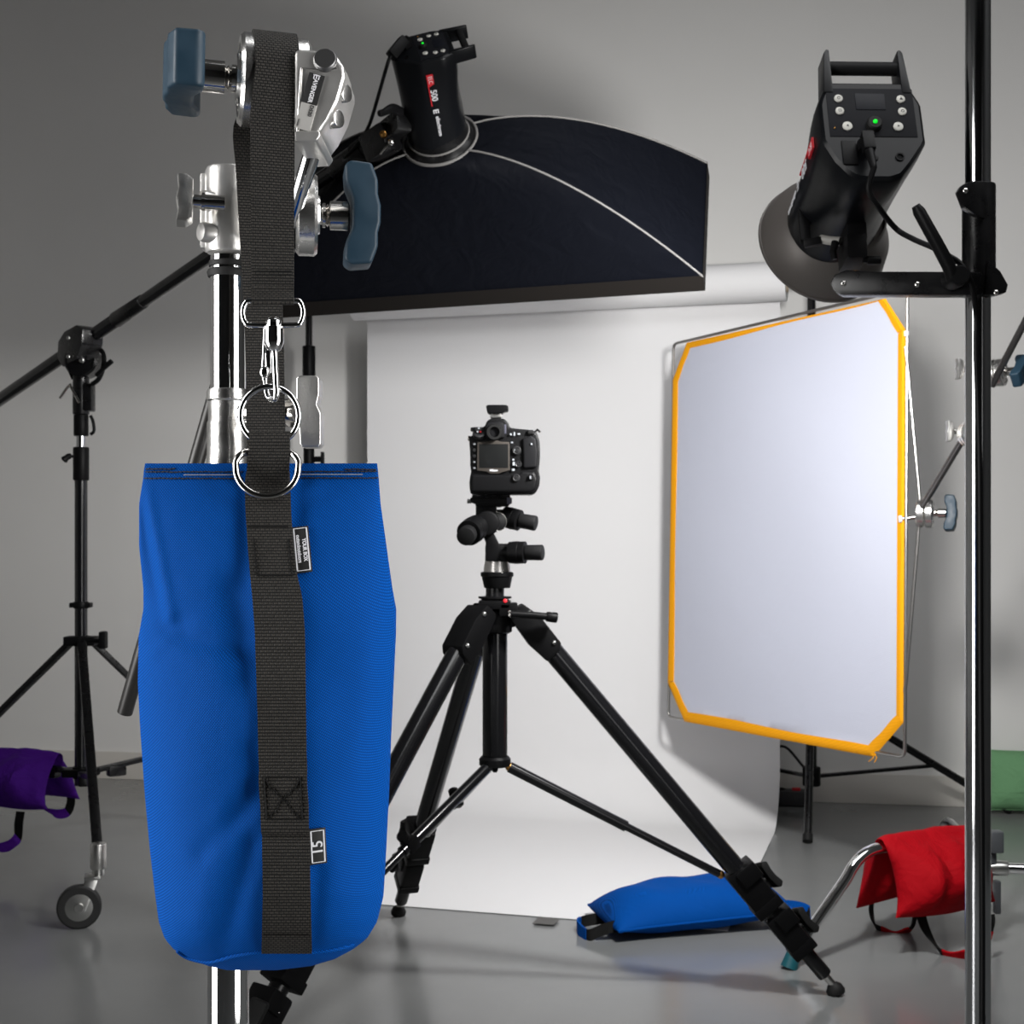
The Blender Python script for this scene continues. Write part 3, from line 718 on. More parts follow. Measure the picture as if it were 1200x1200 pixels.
def box_pt(ph_r, rec, s_):
    ringp = apx+(ring_F.to_3x3() @ V((math.cos(ph_r), math.sin(ph_r), 0)))*rr_
    base = cen_+sn_*lipd+rec
    t = s_
    ax = (ringp-base)
    # lateral linear, axial dome
    n_ = sn_*ax.dot(sn_); l_ = ax-n_
    return base+l_*(1-t)+n_*(1-t**1.75)
corners = [(1, 1), (-1, 1), (-1, -1), (1, -1)]
angs = [math.atan2(.62*b, a) for a, b in corners]; angs = [a % (2*PI) for a in angs]
NS = 18; NE = 14
mb = MB(); sides = []
for q in range(4):
    c0, c1 = corners[q], corners[(q+1) % 4]; a0, a1 = angs[q], angs[(q+1) % 4]
    if a1 < a0: a1 += 2*PI
    g = []
    for i in range(NE+1):
        t = i/NE; rec = su*(lerp(c0[0], c1[0], t)*W_/2)+sv*(lerp(c0[1], c1[1], t)*H_/2); col_ = []
        for j in range(NS+1):
            s_ = j/NS; p_ = box_pt(lerp(a0, a1, t), rec, s_)
            sag = math.sin(PI*t)*math.sin(PI*min(1, s_*1.0))*(.020 if q in (0, 2) else .010)    # cloth pulls in between the rods
            d = U((cen_+sn_*.1)-p_); p_ = p_+d*sag
            if i not in (0, NE): p_ += sn_*(.0016*math.sin(11*t*PI)*s_*(1-s_)*3)
            col_.append(p_)
        g.append(col_)
    vg = [[mb.bm.verts.new(p_) for p_ in c] for c in g]
    for i in range(NE):
        for j in range(NS): mb.bm.faces.new((vg[i][j], vg[i+1][j], vg[i+1][j+1], vg[i][j+1]))
obj('cloth_shell', mb, soft_fab, sbx, 30)
for q in range(4):
    rec = su*(corners[q][0]*W_/2)+sv*(corners[q][1]*H_/2)
    mb = MB(); mb.sweep([box_pt(angs[q], rec, j/NS)+(box_pt(angs[q], rec, j/NS)-cen_).normalized()*.001 for j in range(NS+1)], .0022, 8); obj('piping', mb, piping_m, sbx)
mb = MB(); mb.sweep(ring_pts(ring_F @ T(0, 0, -.001), rr_+.001, n_=48), .0034, 8, closed=True); obj('ring_piping', mb, piping_m, sbx)
mb = MB(); o2 = MB()
hw_, hh_ = W_/2, H_/2; t2 = .006
for z0, z1, ow in ((0, lipd, 0),):
    lo_ = []
    for (z, g_) in ((lipd+.004, .0015), (-.012, .0015), (-.012, -t2), (lipd+.0, -t2)):
        lo_.append([cen_+su*(cx*(hw_+g_))+sv*(cy*(hh_+g_))+sn_*z for cx, cy in corners])
    mb.loft(lo_, cap=False)
obj('front_lip', mb, lip_fab, sbx)
mb = MB(); mb.box(Fr(cen_+sn_*.018, su, sv), (W_-.012, H_-.012, .002)); obj('front_diffuser', mb, diff_m, sbx)
mb = MB(); mb.lathe(ring_F, [(rr_-.001, -.004), (rr_-.006, .004), (.064, .012), (.060, .034), (.054, .036)], 40, cap=False); obj('speed_ring', mb, blk_metal, sbx)
mb = MB(); mb.sweep(ring_pts(ring_F @ T(0, 0, .012), .0655, n_=40), .0022, 8, closed=True); obj('inner_piping', mb, piping_m, sbx)
SB = dict(c=cen_, n=sn_, u=su, v=sv, W=W_, H=H_)

# ================================================================= flash heads
def q2p(F, S_, x, y): return F @ V((x, y, 0))
PX0, PY0, KX, KY = 1022.0, 150.0, 1/824., 1/824./.80
def loc(px, py, z=0): return V(((px-PX0)*KX, (PY0-py)*KY, z))
panel_poly = [(973, 98), (1070, 98), (1084, 122), (1084, 166), (1064, 190), (1050, 204), (1038, 208), (1004, 208), (990, 204), (974, 188), (961, 166), (961, 122)]
def flash_head(name_label, O, fwd, up, label_px, group=None, body_len=.245, k_=1.0, rf=.070):
    z = U(fwd); up = V(up); y = U(up-z*up.dot(z)); x = y.cross(z)
    x = -x                                                       # seen from behind: x to the right, y up, z away (left-handed view), so build with x right
    F = M((x*k_, y*k_, z*k_)).transposed().to_4x4(); F.translation = V(O)   # mirrored frame; normals are recalculated in obj()
    fh = thing('studio_flash', F @ V((0, 0, body_len/2)), name_label, 'studio flash', group)
    pp = [loc(a, b) for a, b in panel_poly]
    # radial function of the panel outline
    n_ = 64
    def rad(ph):
        d = V((math.cos(ph), math.sin(ph))); best = .05
        for a, b in zip(pp, pp[1:]+pp[:1]):
            ex, ey = b.x-a.x, b.y-a.y; den = d.x*ey-d.y*ex
            if abs(den) < 1e-9: continue
            t = (a.x*ey-a.y*ex)/den; s_ = (a.x*d.y-a.y*d.x)/den
            if t > 0 and -.001 <= s_ <= 1.001: best = t
        return best
    loops = []
    for zz, k, sc1 in ((-.002, 0, .93), (.002, 0, .985), (.006, 0, 1.0), (.035, .01, 1.0), (.055, .10, .995), (.08, .28, .985), (.11, .52, .98), (.14, .75, .98), (.17, .92, .99), (.20, 1, 1), (body_len-.012, 1, 1), (body_len-.010, 1, .96), (body_len, 1, .96)):
        loops.append([F @ V(((lerp(rad(ph), rf, k)*math.cos(ph))*sc1, lerp(rad(ph), rf, k)*math.sin(ph)*sc1-.004*k, zz)) for ph in [2*PI*j/n_ for j in range(n_)]])
    mb = MB(); mb.loft(loops); obj('body', mb, flash_shell, fh, 28)
    # handle
    for sgn in (-1, 1):
        mb = MB()
        x0 = loc(973, 98).x if sgn < 0 else loc(1069, 98).x
        poly = [(x0+sgn*.005, loc(0, 112).y), (x0-sgn*.0005, loc(0, 66).y), (x0-sgn*.004, loc(0, 62).y), (x0-sgn*.0085, loc(0, 63).y), (x0-sgn*.0085, loc(0, 112).y)]
        mb.prism(F, poly, -.004, .034, .002); obj('handle_bracket', mb, flash_shell, fh)
    yb = loc(0, 77.5).y
    mb = MB(); mb.cyl(F @ V((loc(975, 0).x, yb, .010)), F @ V((loc(1067, 0).x, yb, .010)), .0100*k_, seg=24); obj('handle_grip', mb, grip_grey, fh)
    # control panel
    cp = MB(); a, b = loc(971, 161), loc(1074, 107); cp.box(F @ T((a.x+b.x)/2, (a.y+b.y)/2, -.002), (b.x-a.x, b.y-a.y, .002), .0006); cpo = obj('control_panel', cp, panel_grey, fh)
    mb = MB(); a, b = loc(1005, 131), loc(1040, 113); mb.box(F @ T((a.x+b.x)/2, (a.y+b.y)/2, -.0033), (b.x-a.x, b.y-a.y, .001), .0003); obj('display', mb, screen_m, cpo)
    for px, py, r in ((985, 119, 5.0), (985, 133, 5.0), (992, 150, 5.8), (1059, 119, 5.0), (1059, 133, 5.0), (1052, 150, 5.8)):
        mb = MB(); c = loc(px, py, -.003); mb.lathe(F @ T(*c), [(r*KX, .001), (r*KX, -.0018), (r*KX*.8, -.0026)], 24); bt = obj('button', mb, btn_m, cpo)
        mb = MB()
        if r > 5.5: mb.prism(F, [(c.x-.0018, c.y), (c.x+.0012, c.y+.0018), (c.x+.0012, c.y-.0018)] if px < 1020 else [(c.x+.0018, c.y), (c.x-.0012, c.y+.0018), (c.x-.0012, c.y-.0018)], -.0062, -.0054)
        elif py < 125 and px > 1000: mb.prism(F, [(c.x-.0024, c.y-.002), (c.x+.0024, c.y-.002), (c.x+.0008, c.y+.0004), (c.x, c.y+.003), (c.x-.0008, c.y+.0004)], -.0062, -.0054)
        elif px < 1000 and py > 125: mb.sweep([F @ V((c.x+dx, c.y+dy, -.0058)) for dx, dy in ((-.0018, -.0018), (.0018, -.0018), (.0018, .0018), (-.0018, .0018))], .0004, 6, closed=True)
        else: mb.sweep(ring_pts(F @ T(c.x, c.y, -.0058), .0020, n_=16), .0004, 6, closed=True)
        obj('symbol', mb, sym_m, bt)
    mb = MB(); c = loc(1023, 149, -.003); mb.lathe(F @ T(*c), [(9.4*KX, .001), (9.0*KX, -.008), (7.5*KX, -.010), (3.2*KX, -.010)], 32); kb = obj('dial', mb, rubber, cpo)
    mb = MB(); mb.sphere(F @ V((c.x, c.y, -.0128)), .0033*k_); obj('indicator', mb, led, kb)
    mb = MB(); c = loc(977, 152, -.003); mb.sphere(F @ c, .0016); obj('sensor', mb, brass, cpo)
    # lower sockets
    mb = MB(); a, b = loc(983, 192), loc(1000, 166); mb.box(F @ T((a.x+b.x)/2, (a.y+b.y)/2, -.0028), (b.x-a.x, b.y-a.y, .003), .0008); obj('rocker_switch', mb, blk_plastic, fh)
    mb = MB(); c = loc(1050, 183, -.002); mb.lathe(F @ T(*c), [(.0065, .001), (.0065, -.002), (.0045, -.002), (.0045, 0)], 20); c = loc(1022, 185, -.002); mb.lathe(F @ T(*c), [(.003, .001), (.003, -.002)], 16); obj('sync_socket', mb, blk_plastic, fh)
    return fh, F
# --- flash on the boom ---
P1 = apx+fl_ax*.214
upv = U(P(535, 42, P1.y)-P(460, 66, P1.y))
f1, F1 = flash_head('black studio flash on the boom, fixed into the back of the softbox', P1, -fl_ax, upv, None, None, .275, .75, .084)
def head_label(fh, F, outward, rA=.0770, rB=.0716, zA=.030, zB=.225, k=1.0):
    Ri = F.to_3x3().inverted(); d = Ri @ V(outward); d.z = 0; d.normalize()
    pA = F @ V((d.x*rA, d.y*rA, zA)); pB = F @ V((d.x*rB, d.y*rB, zB)); x = U(pB-pA)
    out = F.to_3x3() @ V((d.x, d.y, 0)); out = U(out-x*out.dot(x)); y = out.cross(x)
    G = Fr(pA, x, y) @ M.Scale(k, 4)
    mb = MB(); mb.prism(G, [(.006, -.009), (.042, -.009), (.034, .009), (.006, .009)], -.002, .0008); rd = obj('red_badge', mb, lbl_red, fh)
    mb = MB(); mb.prism(G, [(.034, -.009), (.098, -.009), (.098, -.0065), (.034, -.0065)], -.002, .0006); obj('red_line', mb, lbl_red, fh)
    text('lettering', 'ELC', G @ T(.021, 0, .0009), .0155, white_lbl, rd, .0002, .85)
    text('lettering', '500', G @ T(.067, .0025, .0006), .0235, white_lbl, fh, .0003, .95, .0004)
    text('lettering', 'elinchrom', G @ T(.160, .001, .0006), .0150, white_lbl, fh, .0003, 1.0, .0002)
    mb = MB()
    for dy in (-.006, 0, .006): mb.box(G @ T(.116, dy, .0007), (.009, .0028, .0004))
    mb.box(G @ T(.1105, 0, .0007), (.0028, .0148, .0004)); obj('logo', mb, white_lbl, fh)
head_label(f1, F1, V((.10, -.85, -.35)), rA=.0790, rB=.0856, k=.75)
# bracket that ties the lamp to the boom
bk = F1 @ V((0, -.02, .155))
# ================================================================= boom and its stand
BSD = 3.86
bs = P(95, 600, BSD).x
def b_pt(px): # points on the boom axis
    t = (px-95)/(455-95.0)
    D = 1/lerp(1/3.86, 1/2.98, t); y = 403-.686*(px-95)
    return P(px, y, D)
boom = thing('boom_pole', b_pt(95), 'long black boom pole rising from the rolling stand to the softbox', 'boom')
mb = MB(); mb.cyl(b_pt(-70), b_pt(140), .0185, seg=24, bev=.002); mb.cyl(b_pt(130), b_pt(458), .0165, seg=24); obj('tube', mb, blk_gloss, boom)
mb = MB(); mb.cyl(b_pt(136), b_pt(168), .0215, .0185, seg=24, bev=.002); obj('tube_sleeve', mb, blk_metal, boom)
mb = MB(); mb.cyl(b_pt(392), b_pt(452), .0235, seg=24, bev=.002); obj('end_sleeve', mb, blk_metal, boom)
mb = MB()
q = b_pt(447); mb.box(Fr(P(446, 167, 2.96), U(b_pt(458)-b_pt(440)), (0, -1, 0)), (.07, .05, .06), .006); mb.bar(q, P(474, 140, 2.90), .035, .045, .005)
tl = obj('tilt_bracket', mb, blk_metal, boom)
mb = MB(); mb.sweep(smooth([P(470, 131, 2.86), P(460, 127, 2.83), P(449, 132, 2.81), P(444, 133, 2.80)], 5), [.010, .010, .010, .010, .010, .0095, .009, .0085, .008, .0075, .007, .007, .007, .007, .0065, .006], 12, flat=.7); obj('tilt_lever', mb, blk_plastic, tl)
mb = MB(); mb.lathe(FrZ(P(449, 157, 2.91), (-.1, -1, 0)), [(.007, -.01), (.007, .002), (.004, .003)], 14); obj('bolt', mb, brass, tl)
mb = MB(); mb.sweep([P(446, 181, 2.93), P(452, 173, 2.92), P(458, 167, 2.915)], .0028, 8); mb.sphere(P(458.5, 166.5, 2.915), .007); obj('tension_pin', mb, steel, tl)
base_c = V((bs, BSD, 0))
bst = thing('boom_stand', base_c, 'tall black rolling stand at the left holding the boom pole', 'light stand')
def zb(py, D=BSD): return EYE+(HOR-py)/FPX*D
def bl(r, y0, y1, bev=.003, mb=None, dx=0):
    mb = mb or MB(); mb.cyl(V((bs+dx, BSD, zb(y0))), V((bs+dx, BSD, zb(y1))), r, seg=22, bev=bev); return mb
obj('lower_tube', bl(.0172, 920, 560, 0), blk_gloss, bst)
obj('riser_tube', bl(.0125, 565, 480, 0), dark_chrome, bst)
obj('locking_collar', bl(.0215, 563, 524), blk_plastic, bst)
obj('upper_collar', bl(.0200, 511, 486), blk_plastic, bst)
mb = bl(.0225, 486, 447); mb.box(T(bs+.012, BSD, zb(466)), (.045, .04, .075), .004); obj('spigot_clamp', mb, blk_metal, bst)
mb = MB(); mb.sweep(smooth([P(106, 487, BSD-.03), P(109, 494, BSD-.03), P(110, 505, BSD-.03), P(106, 509, BSD-.03)], 5), .0045, 8); obj('collar_lever', mb, blk_plastic, bst)
mb = MB(); mb.sweep(smooth([P(86, 535, BSD-.03), P(80, 535, BSD-.035), P(74, 540, BSD-.04)], 5), [.004]*3+[.008]*5+[.010, .010, .006], 10); obj('wing_lever', mb, blk_plastic, bst)
mb = MB(); mb.sweep([P(83, 450, BSD-.04), P(78, 455, BSD-.045), P(70, 467, BSD-.05)], .0035, 8); mb.sweep([P(82, 451, BSD-.045), P(87, 461, BSD-.05), P(93, 472, BSD-.05)], .0035, 8); obj('tommy_bar', mb, steel, bst)
# pivot head of the boom
pvh = MB(); Fp = Fr(P(95, 405, BSD-.02), U(b_pt(120)-b_pt(70)), (0, 0, 1))
pvh.prism(Fp, [(-.075, -.012), (-.060, .030), (-.02, .045), (.045, .040), (.075, .018), (.06, -.02), (.02, -.05), (-.055, -.045)], -.030, .034, .005)
pvh.lathe(FrZ(P(98, 424, BSD), (0, -1, 0)), [(.045, -.028), (.045, .030), (.040, .034)], 30)
pvh.cyl(V((bs, BSD, zb(449))), V((bs, BSD, zb(425))), .022, seg=20)
pv = obj('pivot_head', pvh, blk_metal, bst)
for (x, y) in ((80, 396), (95, 408), (80, 418), (96, 422)):
    mb = MB(); mb.sphere(P(x, y, BSD-.058), .0055 if y < 420 else .0075, (1, .6, 1)); obj('bolt', mb, zinc, pv)
mb = MB(); mb.sweep(smooth([P(112, 409, BSD-.03), P(119, 411, BSD-.035), P(122, 420, BSD-.04), P(120, 434, BSD-.04), P(115, 445, BSD-.04), P(108, 450, BSD-.03)], 5), .0065, 10); obj('cable_loop', mb, blk_plastic, pv); mb = MB(); mb.sweep(smooth([P(84, 428, BSD), P(82, 434, BSD), P(86, 444, BSD)], 5), .0055, 10); obj('cable_loop', mb, blk_plastic, pv)
mb = MB(); mb.sweep([P(113, 440, BSD-.05), P(122, 431, BSD-.06), P(131, 423, BSD-.065)], [.006, .0065, .007], 10); obj('ratchet_lever', mb, blk_plastic, pv)
# collars, legs, braces, casters
mb = bl(.026, 757, 745); mb.box(T(bs, BSD, zb(751)), (.085, .05, .026), .004); obj('leg_collar', mb, blk_plastic, bst)
mb = MB(); mb.cyl(P(103, 751, BSD-.02), P(119, 751, BSD-.03), .006, seg=12); mb.box(Fr(P(121, 750, BSD-.03), (1, 0, 0), (0, 1, 0)), (.020, .03, .048), .006); obj('collar_knob', mb, blk_plastic, bst)
mb = bl(.021, 713, 705); mb.box(T(bs, BSD, zb(709)), (.058, .03, .014), .003); obj('stop_ring', mb, blk_plastic, bst)
mb = bl(.023, 912, 898); mb.box(T(bs, BSD, zb(905)), (.09, .06, .022), .004); obj('brace_collar', mb, blk_plastic, bst)
cst = V((P(105, 1065, 3.27).x, 3.27, 0))
lf = [(cst.x+.02, cst.y), (bs-.56, BSD+.20), (bs+.41, BSD+.31)]
for i, (fx, fy) in enumerate(lf):
    d = U(V((fx-bs, fy-BSD, 0))); top = base_c+d*.03+V((0, 0, zb(752))); ft = V((fx, fy, .155 if i == 0 else .135))
    mb = MB(); mb.bar(top, ft, .026 if i else .024, .016, .004); lg = obj('leg', mb, blk_metal, bst)
    mid = top.lerp(ft, .66); mb = MB(); mb.bar(base_c+d*.03+V((0, 0, zb(905))), mid, .022, .014, .003); mb.box(Fr((base_c+d*.10+V((0, 0, zb(905)-.005))), d, (0, 0, 1)), (.05, .03, .03), .006); obj('brace', mb, blk_metal, bst)
    # caster
    s_ = U(d.cross(V((0, 0, 1)))); 
    mb = MB(); mb.cyl(ft+V((0, 0, .035)), ft+V((0, 0, -.025)), .0185, seg=18, bev=.003); obj('foot_sleeve', mb, rough_cast, lg)
    wc = V((fx, fy, .050))+(V((-.035, -.03, 0)) if i == 0 else d*.03); ax = U(V((.25, -.97, 0)))if i == 0 else s_
    mb = MB(); mb.lathe(FrZ(wc, ax), [(.030, -.013), (.046, -.013), (.050, -.009), (.050, .009), (.046, .013), (.030, .013)], 36); wh = obj('caster_wheel', mb, tyre_m, lg)
    mb = MB(); mb.lathe(FrZ(wc, ax), [(.004, -.014), (.031, -.013), (.031, .013), (.012, .015), (.010, .020), (.002, .020)], 30); obj('wheel_hub', mb, zinc, lg)
    mb = MB()
    for sg in (-1, 1): mb.bar(wc+ax*(.017*sg)-V((0, 0, .008)), V((ft.x, ft.y, .112))+(wc-V((ft.x, ft.y, wc.z)))*.3+ax*(.017*sg), .003, .026, .001, up=ax.cross(V((0, 0, 1))))
    mb.box(Fr(V((ft.x, ft.y, .114))+(wc-V((ft.x, ft.y, wc.z)))*.3, ax, (0, 0, 1)), (.044, .008, .036), .002); mb.cyl(V((ft.x, ft.y, .116)), V((ft.x, ft.y, .13)), .014, seg=16); obj('caster_fork', mb, zinc, lg)
# power lead of the boom flash
c1 = thing('flash_cable', F1 @ V((0, -.1, 0)), 'thin black cable hanging from the boom flash down to the boom pole', 'cable')
pl0 = F1 @ loc(1009, 176, -.004); pl1 = F1 @ loc(1009, 196, -.032)
mb = MB(); mb.cyl(pl0, F1 @ loc(1009, 176, -.030), .011, seg=4); mb.bar(F1 @ loc(1009, 178, -.026), P(458, 66, pl1.y-.01), .022, .022, .004); obj('plug', mb, blk_plastic, c1)
mb = MB(); mb.sweep(smooth([P(462, 64, pl1.y-.01), P(457, 67, pl1.y-.01), P(452, 82, pl1.y), P(444, 110, pl1.y+.06), P(434, 143, pl1.y+.14), P(425, 161, 3.02), P(420, 168, 3.00), b_pt(405)-V((0, .026, .0))], 7), .0038, 10); obj('cord', mb, blk_plastic, c1)
mb = MB(); q = b_pt(419); mb.cyl(q, q+U(b_pt(440)-q)*.03, .0262, seg=18); obj('cable_tie', mb, rubber, c1)

# ================================================================= right pole and the second flash
PD = 2.0; pxp = P(1146, 600, PD).x
pole = thing('stand_pole', (pxp, PD, 0), 'tall dark chrome pole in the right foreground carrying the second flash', 'light stand')
mb = MB(); mb.cyl((pxp, PD, .10), (pxp, PD, 2.35), .0178, seg=40); obj('tube', mb, dark_chrome, pole)
mb = MB(); mb.cyl((pxp, PD, .05), (pxp, PD, .20), .028, seg=30, bev=.004); obj('base_hub', mb, blk_metal, pole)
for k in range(3):
    an = .5+k*2*PI/3; d = V((math.cos(an), math.sin(an), 0)); c = V((pxp, PD, 0))
    mb = MB(); mb.sweep([c+d*.025+V((0, 0, .13)), c+d*.30+V((0, 0, .10)), c+d*.50+V((0, 0, .012))], .011, 14); obj('leg', mb, dark_chrome, pole)
arm = thing('extension_clamp', P(1060, 333, PD), 'black clamp arm with a lever, fixed to the dark pole under the second flash', 'clamp arm')
zt = lambda py: EYE+(HOR-py)/FPX*PD
mb = MB(); mb.lathe(T(pxp+.0012, PD, 0), [(.0200, zt(348)), (.0232, zt(347)), (.0232, zt(219)), (.0225, zt(217)), (.0200, zt(217))], 36)
mb.prism(Fr((0, PD-.020, 0), (1, 0, 0), (0, 0, 1)), [(P(x, y, PD).x, P(x, y, PD).z) for x, y in ((1115, 230), (1119, 223), (1130, 218), (1146, 218), (1146, 262), (1136, 258), (1122, 248))], -.006, .010, .0025)
mb.prism(Fr((0, PD-.020, 0), (1, 0, 0), (0, 0, 1)), [(P(x, y, PD).x, P(x, y, PD).z) for x, y in ((1150, 310), (1164, 322), (1173, 338), (1171, 347), (1160, 350), (1146, 349))], -.006, .010, .0025)
obj('pole_clamp', mb, blk_metal, arm)
mb = MB(); A0, A1 = P(1150, 334, PD-.026), P(983, 333, PD+.05)
Fa = Fr((A0+A1)/2, U(A1-A0), (0, 0, 1)); La = (A1-A0).length
mb.prism(Fa, [(-La/2, -.0165), (La/2-.006, -.0175), (La/2+.004, -.012), (La/2+.010, 0), (La/2+.005, .012), (La/2-.012, .019), (La/2-.05, .0165), (-La/2, .0165)], -.014, .014, .003)
bar_o = obj('arm_bar', mb, blk_metal, arm)
for x, y in ((988.5, 332), (1075, 333.5)):
    mb = MB(); t = (x-983)/(1150-983.0); mb.sphere(P(x, y, lerp(PD+.05, PD-.026, t)-.0145), .0042, (1, .6, 1)); obj('screw', mb, steel, bar_o)
for x, y, dd in ((1131.5, 223.5, .031), (1167.5, 343, .031)):
    mb = MB(); mb.sphere(P(x, y, PD-dd), .0040, (1, .6, 1)); obj('screw', mb, steel, bar_o)
mb = MB(); lv = [P(1116, 328, PD-.055), P(1112, 312, PD-.060), P(1096, 282, PD-.066), P(1077, 248, PD-.070), P(1073, 241, PD-.070)]
mb.sweep(lv, [.011, .0125, .0118, .0112, .0075], 14, flat=.75); mb.lathe(FrZ(P(1116, 328, PD-.03), (0, -1, 0)), [(.0145, -.005), (.0145, .034), (.012, .038)], 22); obj('lever', mb, blk_plastic, arm)
# flash on the arm
O2 = P(1022, 150, 2.0); fw2 = U(V((-.030, .94, -.345)))
f2, F2 = flash_head('black studio flash on the dark pole, its button panel facing us', O2, fw2, (0, 0, 1), None, None, .250)
head_label(f2, F2, V((-1, 0, 0)))
# mounting fork under the flash
mb = MB(); top = F2 @ V((0, -.060, .135)); stud = P(999, 322, PD+.055)
mb.box(Fr(P(999, 297, PD+.085), (1, 0, 0), U((0, .2, 1))), (.030, .038, .062), .004); mb.box(Fr(P(1000, 271, PD+.11), (1, 0, 0), U((0, .3, 1))), (.030, .05, .045), .004); obj('mount_bracket', mb, blk_plastic, f2)
mb = MB(); mb.cyl(P(999, 318, PD+.06), P(999, 326, PD+.06), .010, seg=18); obj('stud', mb, brass, f2)
mb = MB(); mb.cyl(P(1012, 305, PD+.06), P(1017, 305, PD+.06), .004, seg=14); mb.cyl(P(1016, 305, PD+.06), P(1032, 305, PD+.06), .0062, seg=18, bev=.0012); obj('knob', mb, blk_plastic, f2)
mb = MB(); mb.sweep([P(985, 283, PD+.09), P(972, 282, PD+.10), P(962, 280, PD+.11)], .0068, 16); obj('tilt_shaft', mb, mat('pale_nylon', (.30, .29, .27), .5), f2)
mb = MB(); mb.bar(P(940, 236, PD+.17), P(944, 284, PD+.12), .016, .012, .003); mb.bar(P(942, 286, PD+.115), P(963, 282, PD+.108), .016, .012, .003); obj('side_bracket', mb, blk_plastic, f2)
mb = MB(); mb.sweep([P(979, 284, PD+.075), P(976, 295, PD+.07), P(978, 304, PD+.07)], [.006, .005, .0045], 10); obj('lock_lever', mb, blk_plastic, f2)
# dish reflector
fz = U(F2.to_3x3() @ V((0, 0, 1))); dc = P(970, 276, 2.275)
ds = thing('dish_reflector', dc, 'grey-brown dish reflector fitted to the front of the second flash, seen from behind', 'reflector')
FD = FrZ(dc, U(fz+V((-.16, 0, .0))))
mb = MB(); pr = [(.066, -.075), (.070, -.070), (.072, -.055), (.088, -.030), (.100, -.012), (.106, .012), (.1065, .020), (.1085, .021), (.1085, .026), (.1055, .026), (.1045, .012), (.098, -.012), (.086, -.029), (.070, -.053), (.060, -.060)]
mb.lathe(FD, pr, 64, cap=False); obj('dish_shell', mb, dish_m, ds, 50)
mb = MB(); mb.lathe(FD, [(.059, -.058), (.0, -.058)], 40, cap=False); mb.lathe(FD, [(.0, -.020), (.022, -.022), (.026, -.035), (.020, -.057)], 24, cap=False); obj('flash_tube_dome', mb, diff_m, ds)
D2 = dict(F=FD)
# cord of the second flash
c2 = thing('power_cable', F2 @ loc(1009, 175, -.02), 'black power cable looping from the second flash down along the dark pole', 'cable')
mb = MB(); a = F2 @ loc(1009, 172, -.001); b_ = F2 @ loc(1009, 176, -.020); mb.bar(a, b_, .021, .016, .003); mb.bar(F2 @ loc(1009, 166, -.020), F2 @ loc(1009, 187, -.024), .0175, .016, .003, up=(0, 1, 0)); e_ = F2 @ loc(1010, 208, -.030); mb.cyl(F2 @ loc(1009, 186, -.024), e_, .0068, .0045, 14); obj('plug', mb, blk_plastic, c2)
mb = MB(); mb.sweep(smooth([F2 @ loc(1009.5, 204, -.029), e_, P(1018, 222, e_.y), P(1030, 243, e_.y+.01), P(1050, 268, PD-.01), P(1070, 280, PD-.03), P(1093, 290, PD-.045), P(1112, 300, PD-.045), P(1124, 308, PD-.050), P(1136, 325, PD-.052), P(1141, 345, PD-.045), P(1144, 372, PD-.024), P(1144, 420, PD-.0225)]+[V((pxp-.003+.002*math.sin(z*5), PD-.0225, z)) for z in (1.0, .7, .4, .23, .215)]+[V((pxp-.02, PD-.05, .03)), V((pxp-.05, PD-.15, .006)), V((pxp+.12, PD-.40, .006)), V((pxp+.5, PD-.6, .006))], 7), .0040, 10); obj('cable', mb, blk_plastic, c2)

# ================================================================= white flag in its wire frame
def flg(px, py, push=0):
    k = (px-600)/FPX; s_ = (k*4.32-.4876)/(.481+.85*k); D = 4.32-.85*s_
    p_ = P(px, py, D); return p_+FN*push
fu = U(V((.481, -.85, 0))); FN = U(V((-.85, -.481, 0)))
flag = thing('reflector_flag', flg(930, 620), 'large white fabric flag with yellow binding in a steel wire frame at the right', 'flag')
outer = [(803, 404), (1036, 351.5), (1059, 386), (1058, 818), (1057, 846), (1024, 886), (803, 844), (783.5, 800), (789, 446)]
outer = [(805, 401.5), (1038, 350), (1061, 386), (1059.5, 846), (1024, 887), (802, 845.5), (782.5, 800), (788.5, 445)]
inner = [(809, 408), (1030, 352.5), (1053, 391), (1051, 838), (1018, 874), (806, 834), (789.5, 798), (794.5, 447)]
mb = MB(); nf = 22
F_ = Fr((0, 0, 0), fu, (0, 0, 1)); Fi = F_.inverted()
pl = [Fi @ flg(x, y) for x, y in [(807, 406), (1033, 352), (1056, 389), (1055, 841), (1021, 881), (804, 839), (786, 799), (791.5, 446)]]
pw0 = pl[0].z
poly2 = [(p_.x, p_.y) for p_ in pl]
# triangulated panel: grid clipped to the outline, with faint ripples
def inside_row(z):
    xs = []
    for a, b in zip(poly2, poly2[1:]+poly2[:1]):
        if (a[1]-z)*(b[1]-z) <= 0 and a[1] != b[1]: xs.append(a[0]+(b[0]-a[0])*(z-a[1])/(b[1]-a[1]))
    return min(xs), max(xs)
zs = sorted(p_[1] for p_ in poly2); zlist = sorted(set([zs[0]+1e-5]+[lerp(zs[0], zs[-1], k/30) for k in range(1, 30)]+[z for z in zs[1:-1]]+[zs[-1]-1e-5]))
for off in (0,):
    def sheet_g(o_): return [[mb.bm.verts.new(F_ @ V((lerp(*inside_row(z), i/nf), z, pw0+o_+.0012*math.sin(7*i/nf+9*z)))) for i in range(nf+1)] for z in zlist]
    GA, GB = sheet_g(.0), sheet_g(-.0012)
    for r in range(len(zlist)-1):
        for i in range(nf):
            for G_ in (GA, GB): mb.bm.faces.new((G_[r][i], G_[r][i+1], G_[r+1][i+1], G_[r+1][i]))
obj('fabric_panel', mb, silk, flag, 60)
